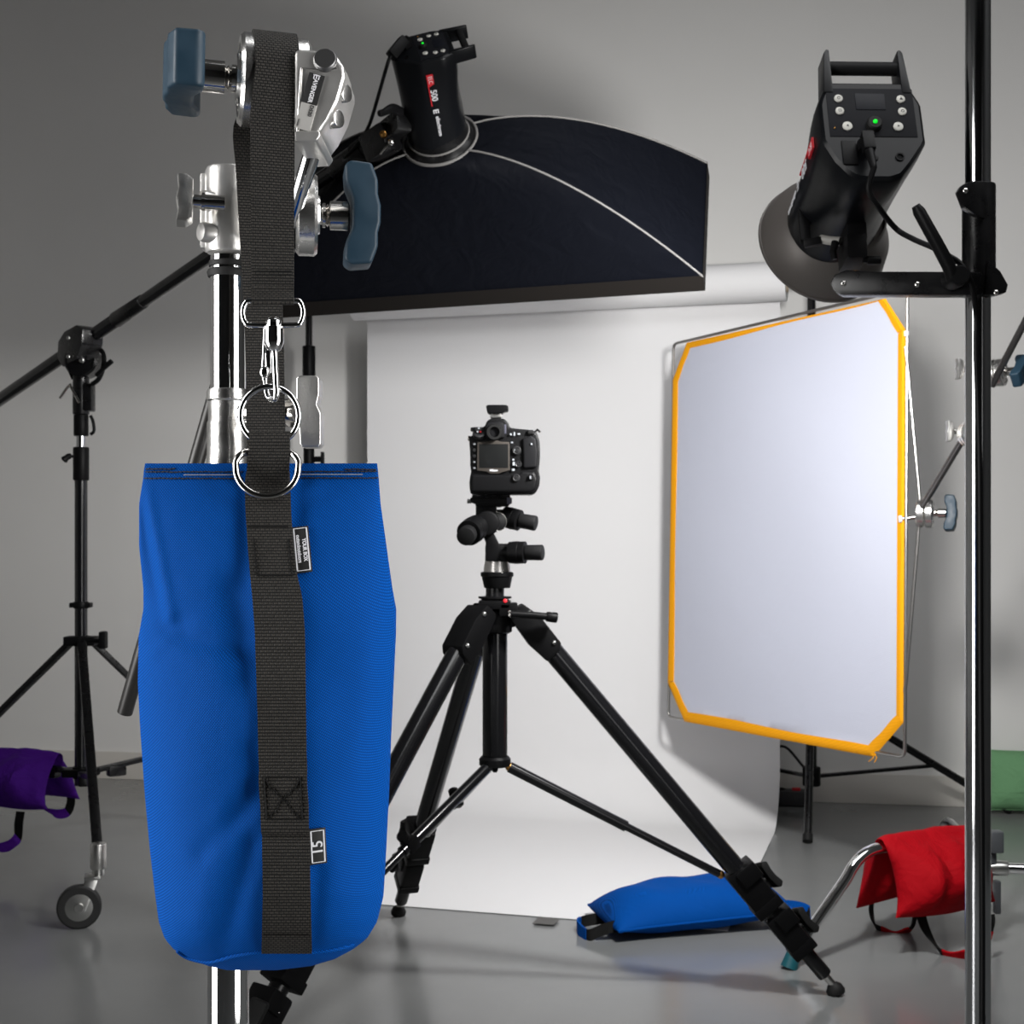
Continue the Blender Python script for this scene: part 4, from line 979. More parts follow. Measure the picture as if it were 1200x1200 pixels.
# yellow binding: eight folded strips
for k in range(8):
    a, b, c, d = outer[k], outer[(k+1) % 8], inner[(k+1) % 8], inner[k]
    n_ = 14; mb = MB()
    loops = []
    for i in range(n_+1):
        t = i/n_; o_ = flg(lerp(a[0], b[0], t), lerp(a[1], b[1], t)); q_ = flg(lerp(d[0], c[0], t), lerp(d[1], c[1], t)+.8*math.sin(9*t+k))
        m_ = (o_+q_)/2; th_ = .0055
        loops.append([o_, o_.lerp(q_, .25)+FN*th_, o_.lerp(q_, .6)+FN*(th_*.8), q_+FN*.0022, q_-FN*.0022, o_.lerp(q_, .6)-FN*(th_*.8), o_.lerp(q_, .25)-FN*th_])
    mb.loft(loops); obj('yellow_binding', mb, yel_fab, flag, 50)
# stitching thread ends at the lower corner
mb = MB(); mb.sweep([flg(1024, 884, .004), flg(1025, 888, .004), flg(1020, 892, .006)], .0012, 6); mb.sweep([flg(1027, 884, .004), flg(1029, 888, .004), flg(1027, 893, .006)], .0012, 6); obj('binding_ties', mb, yel_fab, flag)
# wire frame: square corners showing outside the cut corners, bow and pin on the right
fr_ = [(789, 403), (1063, 338), (1060, 887), (783, 840)]
mb = MB(); cs = [flg(x, y, -.001) for x, y in fr_]; pts = []
for i in range(4):
    p_, a, b = cs[i], cs[i-1], cs[(i+1) % 4]; da, db = U(a-p_), U(b-p_)
    for k in range(6):
        t = k/5; r_ = .018; pts.append((p_+da*r_)*(1-t)**2+p_*2*t*(1-t)+(p_+db*r_)*t*t)
mb.sweep(pts, .0044, 10, closed=True); obj('wire_frame', mb, wire_m, flag)
mb = MB(); mb.sweep(smooth([flg(1061.5, 412), flg(1062.5, 420)+V((0, 0, 0)), P(1078, 585, 3.455), P(1079, 598, 3.455), P(1077, 612, 3.455), flg(1062, 795), flg(1060.5, 804)], 4), .0044, 10); obj('wire_bow', mb, wire_m, flag)
mb = MB(); mb.cyl(P(1054, 608, 3.475), P(1084, 605, 3.455), .0058, seg=16); obj('mounting_pin', mb, steel, flag)
mb = MB(); mb.cyl(P(1053, 608.5, 3.475), P(1057, 608.2, 3.474), .009, seg=16, bev=.001); obj('pin_cap', mb, white_lbl, flag)
for x, y in ((1062, 391), ):
    mb = MB(); mb.cyl(flg(x, y-3, -.001), flg(x, y+3, -.001), .0065, seg=14); obj('end_clip', mb, white_lbl, flag)
# ================================================================= C-stand with turtle legs
CX, CD_ = 1.064, 3.20
cc = V((CX, CD_, 0))
cst_ = thing('c_stand', cc, 'chrome stand with bent legs behind the dark pole, under the red sandbag', 'c-stand')
zc = lambda py: EYE+(HOR-py)/FPX*CD_
mb = MB(); mb.cyl(cc+V((0, 0, .12)), cc+V((0, 0, zc(425))), .0105, seg=24); obj('column', mb, chrome, cst_)
mb = MB(); mb.cyl(cc+V((0, 0, .12)), cc+V((0, 0, .27)), .0175, seg=24, bev=.003)
for z in (.225, .185, .150): mb.cyl(cc+V((0, 0, z-.018)), cc+V((0, 0, z+.018)), .0255, seg=24, bev=.003)
obj('base_casting', mb, cast, cst_)
mb = MB(); mb.box(T(CX+.030, CD_-.02, .213), (.030, .03, .05), .006, taper=1.0); mb.box(T(CX+.024, CD_-.01, .172), (.018, .02, .03), .004); obj('leg_lock', mb, mat('grey_casting', (.12, .13, .14), .4, .6), cst_)
mb = MB(); mb.box(T(CX+.036, CD_-.01, .085), (.014, .02, .075), .004); obj('leg_latch', mb, mat('grey_casting_dark', (.10, .105, .115), .45, .6), cst_)
LD = U(V((-.88, -.476, 0)))
legs = [(LD, .225, .36, .552), (U(V((.985, -.17, 0))), .150, .40, .56), (U(V((.10, 1, 0))), .185, .38, .55)]
for d, z, rb_, rf in legs:
    mb = MB(); pts = [cc+d*.02+V((0, 0, z)), cc+d*.12+V((0, 0, z)), cc+d*(rb_-.085)+V((0, 0, z+.001))]
    for k in range(7):
        t = k/6; a_ = cc+d*(rb_-.06)+V((0, 0, z)); b_ = cc+d*rb_+V((0, 0, z+.002)); g_ = cc+d*(rb_+.035)+V((0, 0, z-.055)); pts.append(a_*(1-t)**2+b_*2*t*(1-t)+g_*t*t)
    pts += [cc+d*(rf-.008)+V((0, 0, .022))]
    mb.sweep(pts, .0125, 18); lg = obj('leg', mb, chrome, cst_)
    mb = MB(); mb.cyl(cc+d*(rf-.016)+V((0, 0, .036)), cc+d*rf+V((0, 0, .0005)), .0145, .0185, 18); obj('leg_foot', mb, mat('teal_rubber', (.004, .075, .095), .45) if 'teal_rubber' not in MATS else MATS['teal_rubber'], lg)
    mb = MB(); mb.cyl(cc+d*.018+V((0, 0, z)), cc+d*.062+V((0, 0, z)), .0185, .0165, 18, .002); obj('leg_socket', mb, zinc, lg)
def small_head(label, c, a, bardir, block=None, knob=None, knob_bar=(0, 0, 1), k=1.0, group='small grip clamps on the c-stand'):
    a = U(a); g_ = thing('grip_clamp', c, label, 'grip clamp', group)
    mb = MB(); disc(mb, c-a*.001, -a, .0315*k, 0, .016*k); obj('clamp_disc', mb, cast, g_)
    mb = MB(); disc(mb, c+a*.001, a, .0315*k, 0, .016*k); obj('clamp_disc', mb, cast, g_)
    t_handle(g_, V(c)+a*.017*k, a, bardir, .024*k, .010*k, k)
    if block:
        b_ = V(block); mb = MB(); mb.cyl(b_-V((0, 0, .030)), b_+V((0, 0, .030)), .0195, seg=26, bev=.003); v = V(c)-a*.012-b_
        if v.length > .02: mb.bar(b_, b_+v, .030, .034, .005)
        obj('socket_block', mb, cast, g_)
    if knob:
        k0, k1 = V(knob[0]), V(knob[1]); ax = U(k1-k0); mb = MB(); mb.lathe(FrZ(k0, ax), [(.0062, 0), (.0062, (k1-k0).length), (.0075, (k1-k0).length), (.0075, (k1-k0).length+.004), (.005, (k1-k0).length+.005)], 18); obj('knob_shaft', mb, steel, g_)
        kb = V(knob_bar); kb = U(kb-ax*kb.dot(ax)); mb = MB()
        mb.prism(Fr(k1+ax*.002, ax, kb), [(0, -.007), (.002, -.018), (.008, -.0235), (.016, -.0235), (.014, -.010), (.016, 0), (.014, .010), (.016, .0235), (.008, .0235), (.002, .018), (0, .007)], -.0075, .0075, .002, 2, .35)
        obj('wing_knob', mb, rough_cast, g_, 50)
    return g_
hu = P(1168, 437, CD_-.045)
small_head('upper silver grip clamp on the c-stand, blue handle pointing right', hu, (.80, -.60, .03), (.45, .55, .65), cc+V((0, 0, zc(437))), (P(1142, 434, CD_-.01), P(1129, 433, CD_-.015)), (-.3, 0, 1))
hl = P(1140, 508, CD_-.050)
small_head('lower silver grip clamp on the c-stand, mostly hidden behind the dark pole', hl, (.02, -1, 0), (0, .1, 1), cc+V((0, 0, zc(506))), (P(1142, 506, CD_-.01), P(1118, 505.5, CD_-.015)), (-.08, 0, 1))
hf = P(1084, 601, 3.455)
small_head('silver grip clamp gripping the pin at the edge of the white flag', hf, (.93, -.36, -.02), (.06, .1, 1), None, None, k=1.18, group='small grip clamps on the c-stand')
ga1 = thing('grip_rod', P(1100, 556, 3.30), 'dark steel rod reaching forward from the lower grip clamp to the white flag', 'grip rod', 'steel rods on the c-stand')
mb = MB(); mb.cyl(P(1145, 487, CD_-.058), P(1077, 600, 3.450), .0082, seg=20); obj('rod', mb, mat('dark_steel', (.20, .19, .19), .25, 1), ga1)
ga2 = thing('grip_rod', P(1190, 400, CD_-.06), 'dark steel rod rising from the upper grip clamp out of the picture', 'grip rod', 'steel rods on the c-stand')
mb = MB(); mb.cyl(P(1162, 452, CD_-.062), P(1240, 303, CD_-.25), .0079, seg=20); obj('rod', mb, MATS['dark_steel'], ga2)

# ================================================================= saddle sandbags
def saddle(label, c, w, n, W, drop, H, R, m, splay=.22, straps=(), sw=.026, seed=1):
    w = U(w); n = U(n); sb_ = thing('sandbag', c, label, 'sandbag', 'small sandbags around the studio floor')
    rnd = random.Random(seed); ph = [rnd.uniform(0, 6) for _ in range(8)]
    q = R*PI/2; tot = drop+q; cs_ = math.sqrt(1-splay*splay)
    def cl(d):
        sg = 1 if d >= 0 else -1; d = abs(d)
        if d < q: an = d/R*(1-.0); return (sg*R*math.sin(an), R*math.cos(an)-R*.0), (sg*math.sin(an), math.cos(an))
        e = d-q; return (sg*(R+e*splay), -e*cs_), (sg*cs_, splay)
    def point(d, t, side):
        (a, z), (na, nz) = cl(d); u = abs(d)/tot; p_ = max(0, (u-.10)/.90)
        hgt = H*(max(0, math.sin(PI*min(1, p_)**1.35)))**.65*(1 if p_ < 1 else 0)+.006*(1-p_)+.002
        e = max(0, 1-abs(t)**2.6)**.55
        k = hgt*e*(1+.14*math.sin(5*t+ph[0]+9*d)+.10*math.sin(11*t+ph[1]-23*d)+.07*math.sin(19*t+ph[3]+31*d))
        wd = W*(1-.10*math.sin(PI*min(1, p_))-.05*(1-u))+.012*max(0, u-.8)/.2
        off = k*1.15 if side > 0 else -k*.45
        zz = z+nz*off; aa = a+na*off
        zz += .006*math.sin(2.2*t+ph[2])*(1 if d > 0 else -1)*u
        return V(c)+w*(t*wd/2)+n*aa+V((0, 0, zz))
    nd, nt = 49, 25
    mb = MB(); loops = []
    for i in range(nd):
        d = lerp(-tot, tot, i/(nd-1)); lp_ = [point(d, -math.cos(PI*j/(nt-1)), 1) for j in range(nt)]+[point(d, math.cos(PI*j/(nt-1)), -1) for j in range(1, nt-1)]
        loops.append(lp_)
    mb.loft(loops); bo = obj('bag_body', mb, m, sb_, 60)
    for sg in (-1, 1):
        (a, z), _ = cl(sg*tot); mb = MB()
        mb.sweep([V(c)+w*(t*(W*.5+.001))+n*a+V((0, 0, z+.003+.006*math.sin(2.2*t+ph[2])*sg)) for t in [k/10-1 for k in range(21)]], .0035, 8); obj('seam', mb, m, bo)
    for pts, kinds in straps:
        pass
    return sb_, cl, tot
def strap_loop(parent, pts, wv, m1, m2, split, twist=True):
    """handle: black webbing with a coloured padded middle"""
    s_ = smooth(pts, 8); n_ = len(s_); a, b = int(split[0]*(n_-1)), int(split[1]*(n_-1))
    wl_ = [U(U(wv)*(1-math.sin(PI*k/(n_-1))**2*.75)+V((.05, -.25, .95))*math.sin(PI*k/(n_-1))**2*.75)*.026 for k in range(n_)] if twist else [U(wv)*.026]*n_
    for (i0, i1, m) in ((0, a, m1), (b, n_-1, m1)):
        if i1-i0 > 1: mb = MB(); mb.ribbon(s_[i0:i1+1], wl_[i0:i1+1], .003); obj('handle_strap', mb, m, parent)
    if b-a > 1: mb = MB(); mb.ribbon(s_[a:b+1], [x*1.05 for x in wl_[a:b+1]], .005); lab(obj('handle_sleeve', mb, m2, parent), 'handle sleeve in the colour of the bag')
RL = V((-LD.y, LD.x, 0)); nR = U(V((.476, -.88, 0)))
rc = cc+LD*.165+V((0, 0, .2285))
rsb, rcl, rt = saddle('red sandbag draped over the chrome stand leg behind the dark pole', rc, LD, nR, .285, .150, .060, .0165, red_fab, .30, seed=5)
strap_loop(rsb, [P(1079, 1070, 3.06), P(1083, 1085, 3.05), P(1092, 1102, 3.04), P(1104, 1117, 3.03), P(1116, 1122, 3.02), P(1131, 1119, 3.00), P(1150, 1112, 2.99), P(1160, 1085, 2.99), P(1160, 1072, 3.00)], LD, web_plain, red_fab, (.40, .85))
strap_loop(rsb, [P(1022, 1056, 3.23), P(1021, 1068, 3.225), P(1025, 1084, 3.22), P(1036, 1092, 3.215), P(1049, 1097, 3.21), P(1062, 1091, 3.20), P(1070, 1084, 3.19), P(1073, 1066, 3.19)], (LD+nR*.5), web_plain, red_fab, (.40, .80))
# purple bag on the brace of the boom stand
pd = U(V((lf[1][0]-bs, lf[1][1]-BSD, 0)))
nP = U(V((-.30, -.95, 0)))
zbr = zb(905); lt = zb(752); lg_top = base_c+pd*.03+V((0, 0, lt)); lg_ft = V((lf[1][0], lf[1][1], .135)); bmid = lg_top.lerp(lg_ft, .66)
b0_ = base_c+pd*.03+V((0, 0, zbr)); bdir = U(bmid-b0_)
pc = b0_+bdir*.17+V((0, 0, .012)); 
psb, pcl, ptt = saddle('purple sandbag draped over the lower brace of the black boom stand', pc, pd, U(nP-pd*nP.dot(pd)), .27, .135, .055, .016, pur_fab, .42, seed=11)
strap_loop(psb, [P(24, 951, 3.74), P(22, 965, 3.74), P(21, 980, 3.74), P(17, 986, 3.73), P(8, 992, 3.73), P(-6, 993, 3.73), P(-20, 984, 3.73), P(-24, 955, 3.74)], pd, web_plain, pur_fab, (.32, .75))
strap_loop(psb, [P(83, 933, 4.00), P(83, 941, 4.00), P(79, 951, 4.0), P(70, 954, 4.0), P(60, 952, 4.0), P(51, 947, 4.0), P(47, 938, 4.0)], pd, web_plain, pur_fab, (.34, .90))

# ================================================================= pillow sandbags
def pillow(label, F, L, Wd, H, m, seed=1, flat=.55, group='small sandbags around the studio floor'):
    """F: x along the length, y across, z up (thickness)"""
    sb_ = thing('sandbag', F.translation, label, 'sandbag', group)
    rnd = random.Random(seed); ph = [rnd.uniform(0, 6) for _ in range(8)]
    def pt(u, v, sd):
        e = max(0, 1-abs(u)**3.2)**.55*max(0, 1-abs(v)**2.6)**.55
        k = 1-.05*(1-abs(v)**2)*(abs(u)**6)
        h = e*(H if sd > 0 else H*flat)*(1+.08*math.sin(4*u+ph[0])*math.cos(3*v+ph[1])+.05*math.sin(9*u+ph[2]+3*v))
        x = u*L/2*(1-.03*(1-abs(u))); y = v*Wd/2*(1-.07*(1-min(1, abs(u)**5))) ; x *= 1-.03*(1-abs(v)**4)-.05*abs(v)**6
        return F @ V((x, y, (h if sd > 0 else -min(h, H*flat))))
    mb = MB(); nu, nv = 41, 23; loops = []
    for i in range(nu):
        u = -math.cos(PI*i/(nu-1))
        loops.append([pt(u, -math.cos(PI*j/(nv-1)), 1) for j in range(nv)]+[pt(u, math.cos(PI*j/(nv-1)), -1) for j in range(1, nv-1)])
    mb.loft(loops); bo = obj('bag_body', mb, m, sb_, 60)
    mb = MB(); ed = [pt(u, s_, 1) for s_, us in ((-1, [k/10-1 for k in range(21)]), (1, [1-k/10 for k in range(21)])) for u in us]
    mb.sweep(ed, .0032, 8, closed=True); obj('seam', mb, m, bo)
    return sb_, pt
yb_ = math.radians(14); Fb = M.Translation(V((.415, 3.275, .036))) @ M.Rotation(yb_, 4, 'Z') @ M.Rotation(math.radians(-2), 4, 'Y')
bsb, bpt = pillow('blue sandbag lying on the floor behind the right leg of the tripod', Fb, .445, .235, .070, blue_fab, 3, .49)
ex = U(Fb.to_3x3() @ V((1, 0, 0))); ey = U(Fb.to_3x3() @ V((0, 1, 0)))
pL0, pL1 = P(716, 1079, 3.27), P(716, 1092, 3.155)
strap_loop(bsb, [P(722, 1077, 3.27), P(708, 1076, 3.265), P(692, 1078, 3.26), P(681, 1081, 3.24), P(677, 1085, 3.20), P(682, 1092, 3.17), P(690, 1096, 3.145), P(703, 1091, 3.145), P(718, 1086, 3.145), P(728, 1085, 3.16)], (0, .35, 1), web_plain, blue_fab, (.36, .64), False)
strap_loop(bsb, [P(896, 1066, 3.31), P(915, 1062, 3.325), P(935, 1063, 3.33), P(948, 1068, 3.32), P(944, 1076, 3.30), P(925, 1076, 3.29), P(900, 1078, 3.27)], (0, .35, 1), web_plain, blue_fab, (.0, .55), False)
Fg = M.Translation(V((1.665, 4.55, .163))) @ M.Rotation(math.radians(-10), 4, 'Z') @ M.Rotation(math.radians(-82), 4, 'X') @ M.Rotation(math.radians(6), 4, 'Z')
Fg = M.Translation(V((1.672, 4.575, .109))) @ M.Rotation(math.radians(-10), 4, 'Z') @ M.Rotation(math.radians(80), 4, 'X')
gsb, gpt = pillow('green sandbag propped against the wall at the right edge behind the dark pole', Fg, .30, .20, .05, grn_fab, 8, .8)

# ================================================================= tripod
TD = 2.72; tc = P(580, 600, TD); tx = tc.x; tb = V((tx, TD, 0))
def zt3(py, D=TD): return EYE+(HOR-py)/FPX*D
k6 = TD/FPX
tri = thing('tripod', tb, 'black wide-legged tripod standing in front of the white paper, holding the camera', 'tripod')
def vl(prof, cx=580, m=None, seg=30):
    mb = MB(); mb.lathe(T(P(cx, 0, TD).x, TD, 0), [(r*k6, zt3(y)) for r, y in prof], seg); return mb
mb = vl([(13.5, 892), (14.6, 890), (14.6, 735), (13, 733)]); obj('column_sleeve', mb, blk_gloss, tri)
mb = vl([(16, 898), (18.5, 896), (18.5, 889), (16, 886)]); mb.lathe(T(tx, TD, 0), [(.004, zt3(905)), (.006, zt3(903)), (.006, zt3(897))], 12); obj('column_base', mb, blk_plastic, tri)
mb = vl([(10.8, 735), (10.8, 672)]); obj('centre_column', mb, blk_metal, tri)
mb = vl([(17, 742), (20, 740), (20, 716), (16, 714), (16, 702), (19.5, 701), (19.5, 699)][::1]); mb.box(T(tx, TD-.02, zt3(708)), (.062, .05, .016), .003); mb.box(T(tx+.026, TD-.03, zt3(713)), (.035, .03, .026), .004); sp_ = obj('spider', mb, blk_plastic, tri)
mb = MB(); mb.lathe(FrZ(P(592, 704, TD-.045), (0, -1, .2)), [(.0040, -.006), (.0040, .0005), (.003, .001)], 18); lab(obj('badge', mb, lbl_red, sp_), 'small red round badge')
mb = MB(); mb.sweep([P(598, 719.5, TD-.055), P(625, 721, TD-.05), P(640, 722.5, TD-.045)], .0068, 12); mb.cyl(P(640, 722.5, TD-.045), P(653, 724, TD-.042), .0095, .010, 16, .002); obj('crank', mb, blk_plastic, tri)
for y in (717, 721): mb = MB(); mb.sphere(P(597, y, TD-.062), .0035); obj('crank_screw', mb, steel, tri)
feet3 = [V((.639, 2.768, .012)), V((-.271, 3.350, .012)), V((-.463, 2.180, .012))]
for i, f in enumerate(feet3):
    d = U(V((f.x-tx, f.y-TD, 0))); top = tb+d*.055+V((0, 0, zt3(722))); ax = U(f-top); L = (f-top).length; s_ = U(ax.cross(V((0, 0, 1))))
    # hinge casting at the top
    mb = MB(); upn = U(s_.cross(ax)); Fh = Fr(top, ax, s_)
    mb.prism(Fr(top, ax, upn), [(-.025, -.022), (-.02, .014), (.02, .024), (.085, .022), (.095, .010), (.095, -.022), (.05, -.028)], -.026, .026, .004)
    mb.bar(tb+V((0, 0, zt3(728))), top, .030, .034, .004); hg = obj('hinge', mb, blk_plastic, tri)
    for q_ in (.0, .075):
        for sg in (-1, 1):
            mb = MB(); mb.sphere(top+ax*q_+upn*.012+s_*(.026*sg), .0048, u=12, v=8); obj('hinge_bolt', mb, zinc, hg)
    c1_, c2_ = L*.72, L*.838
    mb = MB(); mb.cyl(top+ax*.06, top+ax*(c1_-.01), .0205, seg=24); lg = obj('leg', mb, blk_gloss, tri)
    mb = MB(); mb.cyl(top+ax*.03, top+ax*.075, .0228, seg=24, bev=.002); obj('leg_cap', mb, blk_plastic, lg)
    for a_, b_, w_ in ((c1_-.045, c1_+.062, .056), (c2_-.042, c2_+.058, .050)):
        mb = MB(); mb.box(FrZ(top+ax*((a_+b_)/2), ax, upn), (w_*.92, w_, b_-a_), .008); mb.box(FrZ(top+ax*(a_+.02)+upn*.012, ax, upn), (w_*1.12, w_*.8, .035), .004); mb.box(FrZ(top+ax*(b_-.012), ax, upn), (w_*.98, w_*1.08, .022), .004); lk = obj('leg_lock', mb, blk_plastic, lg)
        kd = U(upn*.9+s_*(.45 if i == 0 else -.45)*(1 if i != 0 else -1)); kp = top+ax*(a_+.06)+kd*(w_*.5)
        mb = MB(); mb.cyl(kp-kd*.005, kp+kd*.012, .006, seg=12); mb.prism(Fr(kp+kd*.012, ax, kd), [(-.032, .006), (-.026, -.001), (0, -.004), (.026, -.001), (.032, .006), (.026, .017), (.008, .013), (-.008, .013), (-.026, .017)], -.015, .015, .004); obj('lock_knob', mb, rubber, lk)
        mb = MB(); mb.sphere(top+ax*(a_+.03)-s_*(w_*.5)+upn*.0, .0035, u=10, v=8); obj('lock_screw', mb, steel, lk)
    mb = MB(); mb.cyl(top+ax*c1_, top+ax*(c2_), .0175, seg=20); mb.cyl(top+ax*c2_, top+ax*(L-.036), .0150, seg=20, bev=.002); obj('leg_section', mb, blk_metal, lg)
    mb = MB(); mb.cyl(top+ax*(L-.05), top+ax*(L-.012), .0075, seg=14); obj('spike', mb, steel, lg)
    mb = MB(); mb.lathe(FrZ(f-V((0, 0, .012)), V((0, 0, 1))-ax*.5), [(.008, 0), (.0175, .004), (.0185, .010), (.014, .020), (.006, .026)], 22); obj('foot', mb, rubber, lg)
    # brace
    b0 = tb+d*.028+V((0, 0, zt3(899))); b1 = top+ax*(c1_-.055)-upn*.030; bm_ = b0.lerp(b1, .52)
    mb = MB(); mb.cyl(b0, bm_+(b1-b0)*.03, .0108, seg=16); mb.cyl(bm_, b1, .0078, seg=16); br = obj('brace', mb, blk_gloss, tri)
    mb = MB(); mb.box(FrZ(b0+(b1-b0)*.5, b1-b0, upn), (.024, .024, .028), .004); mb.cyl(b0+(b1-b0)*.5, b0+(b1-b0)*.5+upn*.022, .005, seg=10); mb.cyl(b0+(b1-b0)*.5+upn*.020, b0+(b1-b0)*.5+upn*.030, .011, seg=12); obj('brace_clamp', mb, blk_plastic, br) if i != 0 else mb.bm.free()
    mb = MB(); mb.sphere(b1, .0085, u=12, v=8); mb.sphere(b0, .0085, u=12, v=8); obj('brace_pivot', mb, brass if i == 0 else zinc, br)
# geared head
mb = vl([(14.5, 658), (14.5, 640), (12, 637)], 583)
pprism(mb, [(569, 658), (569, 636), (566, 628), (563, 612), (567, 603), (574, 600), (580, 603), (576, 612), (577, 622), (582, 632), (586, 640), (598, 640), (598, 658)], TD-.025, TD+.025, .004)
hd_ = obj('tripod_head', mb, blk_plastic, tri)
obj('mounting_ring', vl([(15, 689), (15.5, 688), (18, 676), (19.3, 675), (19.3, 671), (17, 670)], 582.5), blk_plastic, hd_)
obj('pan_base', vl([(15.8, 671), (15.6, 665), (14.2, 657), (12, 656)], 582.5), MATS['silver_label'] and mat('silver_base', (.62, .60, .58), .3, .9, rvar=.05), hd_)
mb = MB(); mb.cyl(P(571, 613, TD+.045), P(571, 613, TD-.045), .0235, seg=28, bev=.004); mb.cyl(P(575, 614, TD+.03), P(583, 611, TD-.030), .019, .018, 26, .003); mb.box(Fr(P(570, 602, TD), (1, 0, 0), (0, 0, 1)), (.040, .050, .06), .006); obj('tilt_body', mb, blk_plastic, hd_)
mb = MB(); mb.lathe(FrZ(P(583, 611, TD-.028), (.3, -1, .1)), [(.0188, -.004), (.0188, .0004), (.0172, .0006), (.0170, -.0005)], 32, cap=False); obj('dial_ring', mb, steel, hd_)
def knob_(p0, p1, p2, p3, rn, rc_, rg, nm='grip'):
    mb = MB(); mb.cyl(p0, p1, rn, seg=20); ax_ = U(p2-p1); L_ = (p2-p1).length
    mb.lathe(FrZ(p1, ax_), [(rn, 0), (rc_*.94, .002), (rc_, L_*.45), (rc_, L_*.62), (rc_*.96, L_*.64), (rc_*.98, L_*.7), (rc_*.97, L_-.001), (rg, L_)], 26); obj('knob_collar', mb, blk_plastic, hd_)
    mb = MB(); mb.cyl(p2, p3, rg*.97, rg, 26, .003); obj('knob_grip', mb, grip_grey, hd_)
knob_(P(580, 648, TD-.01), P(596, 647.5, TD-.02), P(616, 647.5, TD-.03), P(636.5, 647.5, TD-.04), 7*k6, 13.3*k6, 9.2*k6)
knob_(P(574, 605, TD+.01), P(590, 605, TD+.005), P(609, 610, TD-.01), P(628.5, 613.5, TD-.02), 8*k6, 12.8*k6, 9.0*k6)
knob_(P(570, 615, TD), P(560, 617, TD-.03), P(549, 625, TD-.07), P(545.5, 629, TD-.095), 13*k6, 15.3*k6, 10.8*k6)
mb = MB(); mb.box(Fr(P(573, 590, TD), (1, 0, 0), (0, 0, 1)), (.050, .014, .075), .003); pprism(mb, [(551, 583), (598, 583), (600, 587), (595, 593), (561, 592), (551, 588)], TD-.04, TD+.045, .002); obj('plate_clamp', mb, blk_plastic, hd_)
mb = MB(); pprism(mb, [(594, 583), (600, 583), (600, 590), (594, 591)], TD-.043, TD-.02, .001); obj('clamp_lever', mb, mat('grey_blue_plastic', (.06, .06, .085), .5), hd_)
mb = MB(); mb.cyl(P(547.5, 587.5, TD-.02), P(553, 587.5, TD-.02), .0042, seg=12); obj('release_button', mb, zinc, hd_)
mb = MB(); pprism(mb, [(553, 580.3), (598, 580.3), (598, 583.5), (553, 583.5)], TD-.035, TD+.04, .001); obj('quick_plate', mb, blk_metal, hd_)

# ================================================================= camera
KD = 2.655
cam_t = thing('dslr_camera', P(591, 580, TD), 'black DSLR camera with battery grip on the tripod, its screen facing us', 'camera')
mb = MB()
pprism(mb, [(551.5, 579), (550.3, 573), (550, 565), (551, 557), (552, 553), (551, 545), (550.8, 530), (550, 519), (550, 514), (554, 509), (556, 503), (562, 500.5), (568, 500), (570, 494), (574, 490.5), (584, 489.5), (592, 491), (596, 496), (597.5, 501), (604, 502), (620, 503.5), (626, 504.5), (630, 509), (632.5, 518), (633, 535), (631.5, 552), (633, 560), (632, 569), (629, 576), (624, 579.5)], KD, KD+.070, .0045, 3)
obj('body', mb, cam_black, cam_t, 40)
mb = MB(); pprism(mb, [(552, 577), (551.5, 566), (552, 556), (606, 556), (612, 552), (627, 553), (630, 562), (628, 573), (622, 577.5)], KD-.008, KD+.02, .006, 3); obj('battery_grip', mb, cam_black, cam_t, 40)
mb = MB(); pprism(mb, [(612, 514), (622, 510), (628, 514), (630, 528), (629, 548), (613, 549), (613, 536)], KD-.006, KD+.01, .004, 3); obj('thumb_grip', mb, cam_rub, cam_t, 40)
mb = MB(); mb.cyl(P(589, 541, KD+.069), P(589, 541, KD+.15), .036, .034, 36, .003); obj('lens', mb, blk_metal, cam_t)
mb = MB(); pprism(mb, [(559.5, 518), (573, 517.3), (576, 515.8), (583, 515.8), (585, 517.3), (597, 518), (597.5, 551), (590, 553), (584, 555), (575, 555), (570, 552.5), (559, 551.5)], KD-.006, KD+.004, .0012); cv = obj('screen_cover', mb, cam_cover, cam_t)
mb = MB(); pprism(mb, [(561.5, 520.3), (595.5, 520.3), (595.5, 548.3), (561.5, 548.3)], KD-.0066, KD-.004, .0004); obj('screen', mb, cam_lcd, cv)
text('lettering', 'Nikon', Fr(P(578.5, 551.2, KD-.0066), (1, 0, 0), (0, 0, 1)), .0052, white_lbl, cv, .0002, 1.15, .0002)
mb = MB(); pprism(mb, [(568.5, 513), (568.5, 500), (571, 495), (589, 494), (591.5, 499), (591.5, 513)], KD-.012, KD+.01, .004); ep = obj('eyepiece', mb, cam_rub, cam_t)
mb = MB(); mb.lathe(FrZ(P(579.3, 506.5, KD-.012), (0, -1, 0)), [(.0145, -.004), (.0155, .002), (.0140, .006), (.0100, .006), (.0090, .001), (.0086, -.002)], 36, cap=False); obj('eyecup', mb, rubber, ep)
mb = MB(); mb.lathe(FrZ(P(579.3, 506.5, KD-.010), (0, -1, 0)), [(.0, .0015), (.006, .0005), (.0095, -.001)][::-1], 24, cap=False); obj('eyepiece_glass', mb, glass_m, ep)
mb = MB(); mb.box(Fr(P(592, 503, KD-.007), (1, 0, 0), (0, 0, 1)), (.004, .018, .006), .001); obj('eyepiece_rail', mb, MATS['grey_blue_plastic'], ep)
btn_blk = mat('camera_button', (.020, .020, .021), .3); mark = mat('button_mark', (.35, .37, .40), .5)
for x, y, r in ((556, 520.5, 2), (556, 527.5, 2), (556, 534.5, 2), (556, 541.5, 2), (556, 548.5, 2)):
    mb = MB(); mb.cyl(P(x, y, KD+.002), P(x, y, KD-.003), r*KD/FPX, seg=14, bev=.0005); bo = obj('button', mb, btn_blk, cam_t)
    if y in (520.5, 541.5, 548.5): mb = MB(); mb.box(Fr(P(x, y, KD-.0032), (1, 0, 0), (0, 0, 1)), (.0035, .0018, .0006)); obj('symbol', mb, mark, bo)
